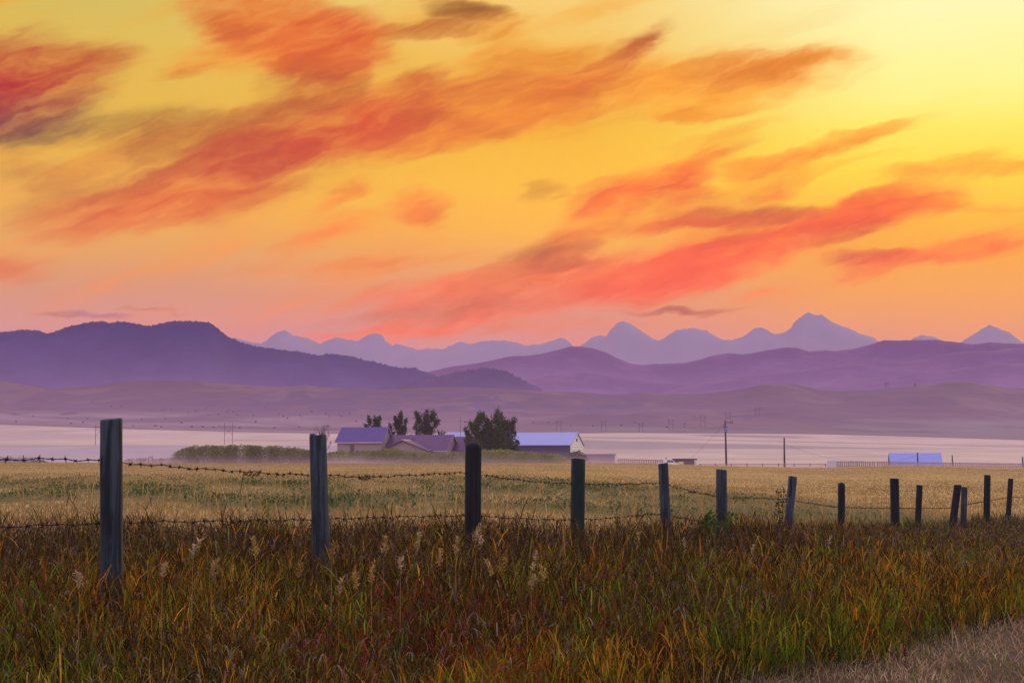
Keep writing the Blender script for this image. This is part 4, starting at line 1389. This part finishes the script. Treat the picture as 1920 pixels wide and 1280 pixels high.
def weed(px, py_foot, D, height, label, seed, cols, n_stem=5, leaf=0.06, spread=0.12):
    rs = np.random.default_rng(seed)
    c = at(px, py_foot, D)
    z0 = gz(c.x, D)
    root = empty('weed_plant', (c.x, D, z0))
    tag(root, label, 'weed')
    P_ = []
    cols = np.array(cols)
    stem_m = mat_plain('weed_stem', tuple(cols[0] * 0.7), 0.8)
    for k in range(n_stem):
        a = rs.uniform(0, 6.28)
        H = height * rs.uniform(0.7, 1.0)
        pts = [Vector((math.cos(a) * spread * t, math.sin(a) * spread * t, H * t)) for t in np.linspace(0, 1, 6)]
        MB().tube(pts, list(np.linspace(0.006, 0.002, 6)), 5).build('stem', stem_m, root, True)
        for j in range(40):
            t = rs.uniform(0.3, 1)
            P_.append((math.cos(a) * spread * t + rs.normal(0, 0.035), math.sin(a) * spread * t + rs.normal(0, 0.035), H * t + rs.normal(0, 0.02)))
    cols = np.array(cols)
    n = len(P_)
    leaf_cloud('leaves', np.array(P_), rs.uniform(0.7, 1.4, n) * leaf, cols[rs.integers(0, len(cols), n)], leaf_mat, root)
    return root


weed(1345, 990, 16.6, 0.68, 'bright green leafy weed at the foot of a blue-grey fence post', 401, [(0.05, 0.11, 0.02), (0.07, 0.14, 0.025), (0.035, 0.08, 0.02)], 8, 0.055, 0.24)
weed(1464, 985, 19.2, 0.92, 'dark thistle standing left of the pale leaning post', 402, [(0.035, 0.03, 0.012), (0.05, 0.05, 0.016)], 3, 0.038, 0.10)

# ------------------------------------------------------------------ farm buildings
roof_purple = mat_metal_roof('brown_metal_roof', (0.135, 0.058, 0.145))
roof_plum = mat_metal_roof('plum_metal_roof', (0.115, 0.066, 0.25))
roof_blue = mat_metal_roof('galvanised_roof', (0.37, 0.39, 0.69))
wall_pink = mat_plain('stucco', (0.34, 0.25, 0.25), 0.9, 0.12, 0.8)
wall_dark = mat_siding('dark_siding', (0.11, 0.085, 0.15), (0.05, 0.04, 0.08), 0.45)
wall_white = mat_siding('peeling_siding', (0.85, 0.78, 0.66), (0.40, 0.32, 0.40), 0.62, 0.3)
trim_mat = mat_plain('trim', (0.55, 0.46, 0.50), 0.6, 0.1)
dark_trim = mat_plain('dark_trim', (0.10, 0.06, 0.08), 0.7, 0.2)
brick_mat = mat_plain('chimney_brick', (0.16, 0.09, 0.10), 0.9, 0.3, 4.0)
glass_dark = mat_plain('window_glass', (0.06, 0.055, 0.075), 0.15, 0.1, spec=0.6)
pale_mat = mat_plain('pale_panel', (0.60, 0.52, 0.56), 0.7, 0.12)


def gable_wall(L, Wd, he, hr):
    """closed body, long axis x (ends at -L and 0), depth y 0..Wd; x=0 end is the near gable"""
    return MB().prism([(0, 0), (Wd, 0), (Wd, he), (Wd / 2, hr), (0, he)], 'x', -L, 0)


def gable_roof(L, Wd, he, hr, over=0.4, thick=0.12, rib=0.8, ribh=0.11):
    m = MB()
    sl = (hr - he) / (Wd / 2)
    oz = over * sl
    t0 = 0.03
    m.prism([(-over, he - oz + t0), (Wd / 2, hr + t0), (Wd + over, he - oz + t0), (Wd + over, he - oz + t0 + thick), (Wd / 2, hr + t0 + thick), (-over, he - oz + t0 + thick)], 'x', -L - over, over)
    k = -L - over + rib / 2
    while k < over - 0.1:
        m.prism([(-over, he - oz + t0 + thick), (Wd / 2, hr + t0 + thick), (Wd / 2, hr + t0 + thick + ribh), (-over, he - oz + t0 + thick + ribh)], 'x', k, k + 0.16)
        k += rib
    return m


def place_building(name, px, base_py, D, rot_deg, label, cat):
    p = at(px, base_py, D)
    o = empty(name, (p.x, p.y, p.z), math.radians(-rot_deg))
    tag(o, label, cat)
    return o


def shift(m, dx=0, dy=0, dz=0):
    m.v = [(v[0] + dx, v[1] + dy, v[2] + dz) for v in m.v]
    return m


# farmhouse: four roofs, front corner of the main wing as origin
S1 = F / 338.0
fh = place_building('farmhouse', 836, 872, 336, 19, 'low farmhouse with purple metal roofs and a brick chimney behind the misty hedge', 'farmhouse')
c19, s19 = math.cos(math.radians(19)), math.sin(math.radians(19))
px2m = 1 / S1
mw = 8.4
w1 = gable_wall(15.6, mw, 3.7, 7.1)
w1.build('wall', wall_pink, fh)
r1 = gable_roof(15.6, mw, 3.7, 7.1, 0.45).build('roof', roof_purple, fh)
MB().box(-16.0, 0.46, -0.62, -0.47, 3.22, 3.40).build('gutter', trim_mat, r1)
MB().tube([(-9.6, 2.8, 5.5), (-9.6, 2.8, 6.5)], 0.14, 8).build('vent_pipe', dark_trim, r1)
# left two-storey wing, set back and to the left
lw = shift(gable_wall(11.6, 6.6, 5.9, 9.0), -16.1, -1.2, 0)
lw.build('wall', wall_pink, fh)
r2 = shift(gable_roof(11.6, 6.6, 5.9, 9.0, 0.5), -16.1, -1.2, 0).build('roof', roof_plum, fh)
tag(r2, 'higher blue-violet roof of the left wing')
MB().box(-28.2, -15.6, -1.88, -1.72, 5.28, 5.5).build('gutter', trim_mat, r2)
dr = MB().box(-24.3, -23.2, -1.23, -1.2, 2.2, 4.9).build('window', dark_trim, fh)
MB().box(-24.2, -23.3, -1.245, -1.23, 2.35, 4.75).build('pane', glass_dark, dr)
# front cross gable
gw = MB().prism([(-14.6, 0), (-3.6, 0), (-3.6, 3.5), (-9.6, 5.75), (-14.6, 3.6)], 'y', -3.2, 0.1)
gw.build('wall', wall_pink, fh)
gr_ = MB()
gr_.prism([(-15.4, 3.32), (-9.6, 5.8), (-2.9, 3.28), (-2.9, 3.42), (-9.6, 5.96), (-15.4, 3.46)], 'y', -3.8, 2.5)
r3 = gr_.build('roof', roof_purple, fh)
tag(r3, 'shallow porch roof with a pale ridge')
MB().prism([(-9.9, 5.86), (-9.6, 5.98), (-9.3, 5.86), (-9.3, 5.92), (-9.6, 6.06), (-9.9, 5.92)], 'y', -3.85, 0.9).build('ridge_cap', trim_mat, r3)
MB().prism([(-15.5, 3.22), (-9.6, 5.72), (-2.8, 3.18), (-2.8, 3.32), (-9.6, 5.9), (-15.5, 3.36)], 'y', -3.86, -3.8).build('fascia', dark_trim, r3)
# right rear wing and chimney
shift(gable_wall(5.5, 7.0, 3.7, 6.7), 4.6, 4.2, 0).build('wall', wall_pink, fh)
r4 = shift(gable_roof(5.5, 7.0, 3.7, 6.7, 0.45), 4.6, 4.2, 0).build('roof', roof_purple, fh)
ch = MB().box(3.0, 4.2, 4.8, 5.9, 4.2, 7.6).build('chimney', brick_mat, fh)
MB().box(3.35, 3.9, 5.1, 5.6, 7.6, 8.0).build('chimney_pot', dark_trim, ch)
# barge boards on the gable ends
for (ox, oy, Wd_, he_, hr_) in ((0, 0, mw, 3.7, 7.1), (-16.1, -1.2, 6.6, 5.9, 9.0), (4.6, 4.2, 7.0, 3.7, 6.7)):
    sl_ = (hr_ - he_) / (Wd_ / 2)
    zz_ = he_ - 0.45 * sl_
    shift(MB().prism([(-0.45, zz_ - 0.14), (Wd_ / 2, hr_ - 0.14), (Wd_ + 0.45, zz_ - 0.14), (Wd_ + 0.45, zz_ + 0.02), (Wd_ / 2, hr_ + 0.02), (-0.45, zz_ + 0.02)], 'x', 0.40, 0.46), ox, oy, 0).build('barge_board', trim_mat, fh)
MB().add([], []).box(0.003, 0.02, 3.2, 5.2, 1.0, 3.0).build('window', glass_dark, fh)

# barn
bn = place_building('barn', 1069, 872, 338, 20, 'large barn with a pale blue metal roof and a white boarded gable', 'barn')
bl, bw, be, bh = 24.0, 10.4, 4.85, 7.75
gable_wall(bl, bw, be, bh).build('wall', wall_dark, bn)
gable_roof(bl, bw, be, bh, 0.35, rib=0.75).build('roof', roof_blue, bn)
gb = MB().prism([(0.12, 0.1), (bw - 0.12, 0.1), (bw - 0.12, be), (bw / 2, bh - 0.12), (0.12, be)], 'x', 0.004, 0.06).build('gable_boards', wall_white, bn)
tag(gb, 'white peeling boards of the gable end')
wd_ = MB().box(0.062, 0.14, 4.2, 6.6, 1.6, 2.9).build('window', dark_trim, bn)
MB().box(0.142, 0.17, 4.4, 6.3, 1.8, 2.7).build('pane', pale_mat, wd_)
MB().box(0.062, 0.12, 4.6, 5.6, 5.7, 6.4).build('hatch', dark_trim, bn)
MB().box(-18.5, -15.2, -0.06, -0.004, 0.0, 3.6).build('door', dark_trim, bn)

# blue roofed shed behind the house
s2 = place_building('shed', 873, 868, 388, 18, 'shed showing only a strip of pale blue roof behind the house', 'shed')
gable_wall(6.4, 7, 6.2, 8.35).build('wall', wall_dark, s2)
gable_roof(6.4, 7, 6.2, 8.35, 0.3, rib=0.7).build('roof', roof_blue, s2)

# long low trailer-like shed right of the barn
s3 = place_building('low_shed', 1152, 872, 332, 14, 'long low grey shed with a pale roof edge right of the barn', 'shed')
MB().box(-7.4, 0, 0, 2.6, 0.0, 2.55).build('wall', mat_plain('grey_siding', (0.30, 0.24, 0.30), 0.85, 0.12, 0.7), s3)
MB().box(-7.5, 0.12, -0.1, 2.7, 2.552, 2.78).build('roof', trim_mat, s3)
MB().box(0.003, 0.05, 0.4, 2.2, 0.3, 2.35).build('door', pale_mat, s3)

# right-hand barn, steep blue roof
s4 = place_building('barn', 1766, 880, 352, 9, 'low barn with a steep bright blue roof behind the slatted fence', 'barn')
gable_wall(12.0, 6.6, 0.9, 3.95).build('wall', mat_plain('plank_wall', (0.34, 0.22, 0.17), 0.9, 0.2), s4)
gable_roof(12.0, 6.6, 0.9, 3.95, 0.35, rib=0.7).build('roof', mat_metal_roof('blue_roof', (0.30, 0.34, 0.70)), s4)

# antenna
am = MB().tube([(0, 0, 0), (0, 0, 11.2)], 0.045, 5)
am.tube([(-0.5, 0, 10.2), (0.5, 0, 10.2)], 0.03, 4)
p = at(863, 868, 344)
ao = am.build('antenna_mast', dark_trim)
ao.location = p
tag(ao, 'thin antenna mast beside the farmhouse chimney', 'antenna')


def slat_fence(px0, px1, top0, top1, bot, D0, D1, label, solid=0.0, slat=0.28, gap=0.24):
    a, b = at(px0, bot + 3, D0), at(px1, bot + 3, D1)
    d = b - a
    L = math.hypot(d.x, d.y)
    root = empty('slatted_fence', a, math.atan2(d.y, d.x))
    tag(root, label, 'fence')
    h0 = at(px0, top0, D0).z - a.z
    h1 = at(px1, top1, D1).z - a.z
    m = MB()
    x_ = solid
    rs = random.Random(int(px0))
    while x_ < L:
        h = h0 + (h1 - h0) * x_ / L + rs.uniform(-0.05, 0.05)
        m.box(x_, x_ + slat, -0.02, 0.02, -0.3, h)
        x_ += slat + gap * rs.uniform(0.75, 1.3)
        if rs.random() < 0.015:
            x_ += 0.3
    m.build('slats', slat_mat, root)
    for hz in (0.28, 0.8):
        MB().add([(solid, 0.021, h0 * hz), (L, 0.021, h1 * hz), (L, 0.021, h1 * hz + 0.14), (solid, 0.021, h0 * hz + 0.14), (solid, 0.07, h0 * hz), (L, 0.07, h1 * hz), (L, 0.07, h1 * hz + 0.14), (solid, 0.07, h0 * hz + 0.14)],
                 [(0, 1, 2, 3), (7, 6, 5, 4), (0, 4, 5, 1), (1, 5, 6, 2), (2, 6, 7, 3), (3, 7, 4, 0)]).build('rail', slat_mat, root)
    if solid:
        MB().box(0, solid - 0.05, -0.04, 0.04, -0.3, h0 + 0.03).build('panel', pale_mat, root)
    return root


slat_mat = mat_plain('fence_slats', (0.30, 0.20, 0.20), 0.9, 0.25, 1.5)
slat_fence(1158, 1242, 859.5, 861.5, 869, 320, 322, 'slatted windbreak fence between the low shed and the white pickup')
slat_fence(1551, 1960, 863.5, 869, 876, 318, 345, 'long slatted windbreak fence in front of the blue-roofed barn', solid=2.6)

# pickup truck behind the crest
tk = empty('pickup_truck', at(1256, 877, 318), math.radians(4))
tag(tk, 'white pickup truck parked beside the slatted fence, half hidden by the crest', 'truck')
white_paint = mat_plain('white_paint', (0.72, 0.74, 0.80), 0.35, 0.04, spec=0.5)
tyre = mat_plain('tyre_rubber', (0.03, 0.03, 0.03), 0.9)
body = MB().prism([(-2.7, 0.45), (2.6, 0.45), (2.7, 0.9), (2.45, 1.12), (1.0, 1.16), (-2.7, 1.16)], 'y', -0.9, 0.9)
bo = body.build('body', white_paint, tk)
cab = MB().prism([(-0.95, 1.162), (1.15, 1.162), (0.45, 1.82), (0.2, 1.9), (-0.75, 1.9), (-0.9, 1.8)], 'y', -0.82, 0.82).build('cab', white_paint, tk)
MB().prism([(-0.75, 1.25), (-0.05, 1.25), (-0.05, 1.75), (-0.72, 1.75)], 'y', -0.835, -0.822).build('window', glass_dark, cab)
MB().prism([(0.05, 1.25), (0.85, 1.25), (0.4, 1.72), (0.05, 1.75)], 'y', -0.835, -0.822).build('window', glass_dark, cab)
for wx in (-1.7, 1.7):
    for wy in (-0.86, 0.66):
        MB().tube([(wx, wy, 0.38), (wx, wy + 0.2, 0.38)], 0.38, 14).build('wheel', tyre, tk)

# open-fronted low brown shed to its right, and a yellow tank before it
s5 = place_building('low_shed', 1306, 876, 326, 6, 'low brown shed with a white end post right of the pickup', 'shed')
MB().box(-5.4, 0, 0.3, 2.6, 0, 1.75).build('wall', mat_plain('brown_boards', (0.20, 0.13, 0.13), 0.9, 0.25), s5)
MB().prism([(0.1, 1.752), (2.8, 1.752), (2.8, 1.85), (0.1, 2.02)], 'x', -5.5, 0.2).build('roof', dark_trim, s5)
MB().box(-0.5, 0.0, 0.12, 0.297, 0.0, 1.72).build('end_post', pale_mat, s5)
tnk = empty('liquid_tank', at(1277, 877, 312))
tag(tnk, 'small pale yellow tank on a skid before the brown shed', 'tank')
MB().tube([(-0.55, 0, 0.85), (-0.5, 0, 0.85), (0.5, 0, 0.85), (0.55, 0, 0.85)], [0.30, 0.48, 0.48, 0.30], 16).build('drum', mat_plain('yellow_paint', (0.55, 0.50, 0.22), 0.5, 0.1), tnk, True)
MB().box(-0.6, 0.6, -0.4, 0.4, 0.0, 0.38).build('skid', dark_trim, tnk)


def rail_fence(px0, px1, top, D, n, label, rails=(0.55,), hgt=1.1, th=0.09, bot=None):
    a, b = at(px0, top, D), at(px1, top, D)
    z0 = gz(a.x, D)
    root = empty('rail_fence', (a.x, D, z0))
    tag(root, label, 'fence')
    L = b.x - a.x
    H = a.z - z0
    for k in range(n):
        x_ = L * k / (n - 1)
        MB().tube([(x_, 0, -0.2), (x_ + 0.02 * (k % 3 - 1), 0, H * (0.92 + 0.08 * (k % 2)))], th, 7).build('post', wood_dark if th > 0.08 else dark_trim, root)
    for rz in rails:
        MB().box(0, L, 0.08, 0.14, H * rz, H * rz + 0.12).build('rail', slat_mat, root)
    return root


rail_fence(1312, 1548, 869, 300, 9, 'sparse low post and rail fence along the far edge of the field', (0.45,), th=0.085)
rail_fence(44, 75, 852, 296, 2, 'short wooden rail between two posts at the far left of the field', (0.55,), th=0.085)
rail_fence(279, 286, 855, 296, 2, 'small square wooden frame standing left of the willow hedge', (0.84,), th=0.06)

# ------------------------------------------------------------------ utility poles and wires
pole_mat = mat_plain('pole_wood', (0.075, 0.052, 0.055), 0.9, 0.3, 2.0, stretch=(4, 4, 0.5))
steel_blue = mat_plain('transformer_paint', (0.16, 0.22, 0.48), 0.4, 0.1)


def pole(px, top, bot, D, label, r=0.17, lean=0.0, name='utility_pole'):
    b, t = at(px, bot, D), at(px, top, D)
    root = empty(name, b)
    tag(root, label, 'pole')
    H = t.z - b.z
    MB().tube([(0, 0, -0.8), (-lean * H * 0.5, 0, H * 0.5), (-lean * H, 0, H)], [r * 1.15, r, r * 0.8], 10).build('shaft', pole_mat, root, True)
    return root, H


pa, H = pole(1362, 788, 872, 330, 'tall utility pole with a crossarm and a blue transformer', 0.21, 0.016)
MB().box(-0.25, 1.6, -0.05, 0.05, H - 0.50, H - 0.38).build('crossarm', pole_mat, pa)
tf = MB().tube([(0.02, -0.42, H - 2.75), (0.02, -0.42, H - 2.65), (0.02, -0.42, H - 1.75), (0.02, -0.42, H - 1.65)], [0.2, 0.3, 0.3, 0.2], 14).build('transformer', steel_blue, pa, True)
MB().box(-0.7, 0.55, -0.06, 0.06, H - 1.62, H - 1.48).build('bracket', dark_trim, pa)
for xx, zz in ((-0.66, H - 1.48), (1.5, H - 0.35), (1.55, H - 0.75)):
    MB().tube([(xx, 0, zz), (xx, 0, zz + 0.38)], [0.09, 0.06], 6).build('insulator', dark_trim, pa)
pb, H = pole(1471, 820, 876, 322, 'bare wooden pole without crossarm right of the transformer pole', 0.20, -0.004)
pc, H = pole(1721, 848, 877, 340, 'short pole with a yard lamp in front of the blue-roofed barn', 0.17)
MB().tube([(0, 0, H - 0.3), (0.5, 0, H - 0.15)], 0.04, 5).build('lamp_arm', dark_trim, pc)
MB().tube([(0.5, 0, H - 0.35), (0.5, 0, H - 0.12)], [0.2, 0.08], 10).build('lamp_head', pale_mat, pc)
pole(1786, 853, 877, 352, 'short bare pole just right of the blue-roofed barn', 0.16)
pole(1918, 856, 880, 350, 'short bare pole at the right edge behind the slatted fence', 0.19)
pole(1249, 857, 872, 322, 'short pole behind the white pickup truck', 0.12, name='gate_pole')
cable_mat = mat_plain('cable', (0.05, 0.04, 0.05), 0.6)


def cable(p0, p1, sag, label, r=0.018):
    p0, p1 = Vector(p0), Vector(p1)
    pts = [p0.lerp(p1, t) - Vector((0, 0, sag * 4 * t * (1 - t))) for t in np.linspace(0, 1, 16)]
    o = MB().tube([q - p0 for q in pts], r, 4).build('power_cable', cable_mat)
    o.location = p0
    tag(o, label, 'cable')


cable(at(1360, 793, 330), at(1290, 864, 326), 0.2, 'guy cable slanting down left from the transformer pole')
cable(at(1472, 832, 322), at(1618, 864, 330), 1.0, 'cable sagging right from the bare pole to the slatted fence')
cable(at(1372, 791, 330), at(1258, 806, 420), 1.2, 'cable running left from the crossarm towards the hills')
cable(at(1640, 866, 335), at(1721, 853, 340), 0.5, 'cable rising to the yard lamp pole')

# H-frame transmission structures
pyl_mat = mat_plain('weathered_pole', (0.06, 0.045, 0.06), 0.9)
PYL = [(186, 794, 834, 'h-frame power structure half hidden by the tallest fence post'), (428, 793, 834, 'large h-frame power structure behind the willow hedge'), (612, 796, 815, 'faint h-frame power structure above the thin pale tree'), (1048, 788, 810, 'h-frame power structure above the barn roof'),
       (1132, 787, 809, 'h-frame power structure right of the barn ridge'), (1202, 792, 810, 'short h-frame power structure in the green strip beyond the barn'), (1258, 785, 806, 'h-frame power structure right of the short one, beyond the slatted fence'), (1318, 779, 801, 'h-frame power structure left of the transformer pole'),
       (1365, 772, 795, 'h-frame power structure right behind the top of the transformer pole'), (1421, 763, 783, 'h-frame power structure on the brown slope right of the transformer pole'), (1663, 716, 729, 'h-frame power structure standing on the hill skyline'), (1716, 719, 727, 'small h-frame power structure on the skyline near the highest brown hill')]


def h_frame(px, top, bot, label):
    if bot > 800:
        D = find_D(px, bot, 700, 3400)
        if D > 3300:
            D = 1500
    else:
        D = find_D(px, bot, 1500, 3480)
    b, t = at(px, bot, D), at(px, top, D)
    H = t.z - b.z
    g = H * 0.36
    root = empty('transmission_structure', b)
    tag(root, label, 'power pylon', 'power line across the hills')
    r = max(0.2, 0.27 * D / 1500)
    for sx in (-1, 1):
        MB().tube([(sx * g * 0.5, 0, -2), (sx * g * 0.5, 0, H)], r, 6).build('leg', pyl_mat, root)
    MB().box(-g, g, -r, r, H * 0.84, H * 0.84 + 1.7 * r).build('crossarm', pyl_mat, root)
    MB().tube([(-g * 0.5, 0, H * 0.45), (g * 0.5, 0, H * 0.8)], r * 0.5, 4).tube([(g * 0.5, 0, H * 0.45), (-g * 0.5, 0, H * 0.8)], r * 0.5, 4).build('brace', pyl_mat, root)


for p in PYL:
    h_frame(*p)

# round bales dotted over the left-hand pasture
bale_mat = mat_plain('hay_bale', (0.075, 0.05, 0.055), 0.95, 0.3)
bm_ = MB().tube([(0, -0.8, 0), (0, -0.75, 0), (0, 0.75, 0), (0, 0.8, 0)], [0.84, 0.95, 0.95, 0.84], 14)
bale_me = bpy.data.meshes.new('hay_bale')
bale_me.from_pydata(bm_.v, [], bm_.f)
bale_me.materials.append(bale_mat)
rb = random.Random(77)
BALES = [(62, 781), (31, 791), (128, 785), (134, 794), (155, 792), (165, 785), (250, 800), (266, 787), (290, 799), (303, 801), (310, 786), (340, 794), (359, 800), (380, 801), (400, 802), (411, 800), (450, 802), (480, 792), (515, 803), (560, 801), (172, 754), (210, 763), (226, 763),
         (303, 769), (311, 766), (321, 769), (353, 774), (365, 770), (368, 773), (386, 769), (388, 765), (391, 778), (409, 778), (417, 766), (425, 772), (429, 768), (437, 773), (444, 779), (446, 772), (454, 769), (470, 773), (476, 780), (497, 765), (522, 777), (530, 782), (539, 785), (561, 779), (563, 782), (584, 773), (610, 776),
         (617, 781), (634, 779), (640, 781), (656, 777), (668, 790), (677, 780), (872, 792), (968, 782), (1000, 793), (1028, 793), (1112, 799), (1070, 800), (1165, 798), (1190, 793), (1250, 801), (1284, 795), (1284, 800)]
for (px, py) in BALES:
    px, py = px + rb.uniform(-1, 1), py + rb.uniform(-0.6, 0.6)
    D = find_D(px, py, 900, 3300)
    x_ = ray(px, py)[0] * D
    o = bpy.data.objects.new('hay_bale', bale_me)
    o.location = (x_, D, gz(x_, D) + 0.8)
    s_ = (1.25 if D > 1700 else 1.05) * rb.uniform(0.85, 1.15)
    o.scale = (s_, s_, s_)
    o.rotation_euler = (0, 0, rb.uniform(0, 3.14))
    link(o)
    tag(o, 'small dark round bale dotted on the hazy pasture', 'hay bale', 'round bales scattered over the hazy pasture')

# ------------------------------------------------------------------ the air
hz = MB().box(-26000, 26000, -600, 44000, -60, EZ + HAZE_TOP).build('haze', mat_volume('haze_air', AIR_COLOR, HAZE_D))
tag(hz, 'thin lavender haze over the whole valley', 'haze', kind='stuff')
ms = MB().box(-20000, 20000, -400, 30000, -55, EZ + MIST_TOP).build('mist', mat_volume('mist_air', AIR_COLOR, MIST_D))
tag(ms, 'low mauve mist lying in the valley', 'mist', kind='stuff')


def mist_bank(x, D, sx, sy, sz, dens):
    """a low lens of ground mist: a closed flattened body, thickest along its middle"""
    bm = bmesh.new()
    bmesh.ops.create_icosphere(bm, subdivisions=4, radius=1.0)
    for v in bm.verts:
        k = 1 + 0.35 * (float(vnoise(np.array([v.co.x * 2.6 + x]), np.array([v.co.y * 1.5]), 5)[0]) - 0.5) * (1 if v.co.z > 0 else 0)
        v.co = Vector((v.co.x * sx, v.co.y * sy, v.co.z * sz * k))
    me = bpy.data.meshes.new('mist')
    bm.to_mesh(me)
    bm.free()
    me.materials.append(mat_volume('ground_mist', AIR_MIST, dens))
    o = link(bpy.data.objects.new('mist', me))
    o.location = (x, D, gz(x, D) - 0.3)
    tag(o, 'thin ground mist drifting along the foot of the hedges', 'mist', kind='stuff')


AIR_MIST = (0.82, 0.62, 0.72)
for sz_, dn_ in ((1.3, 0.022), (2.1, 0.012), (3.0, 0.008)):
    mist_bank(-56, 298, 30 + sz_ * 3, 12, sz_, dn_ * 1.35)
    mist_bank(-16, 303, 40 + sz_ * 4, 13, sz_, dn_ * 1.15)
mist_bank(75, 322, 80, 16, 1.6, 0.010)
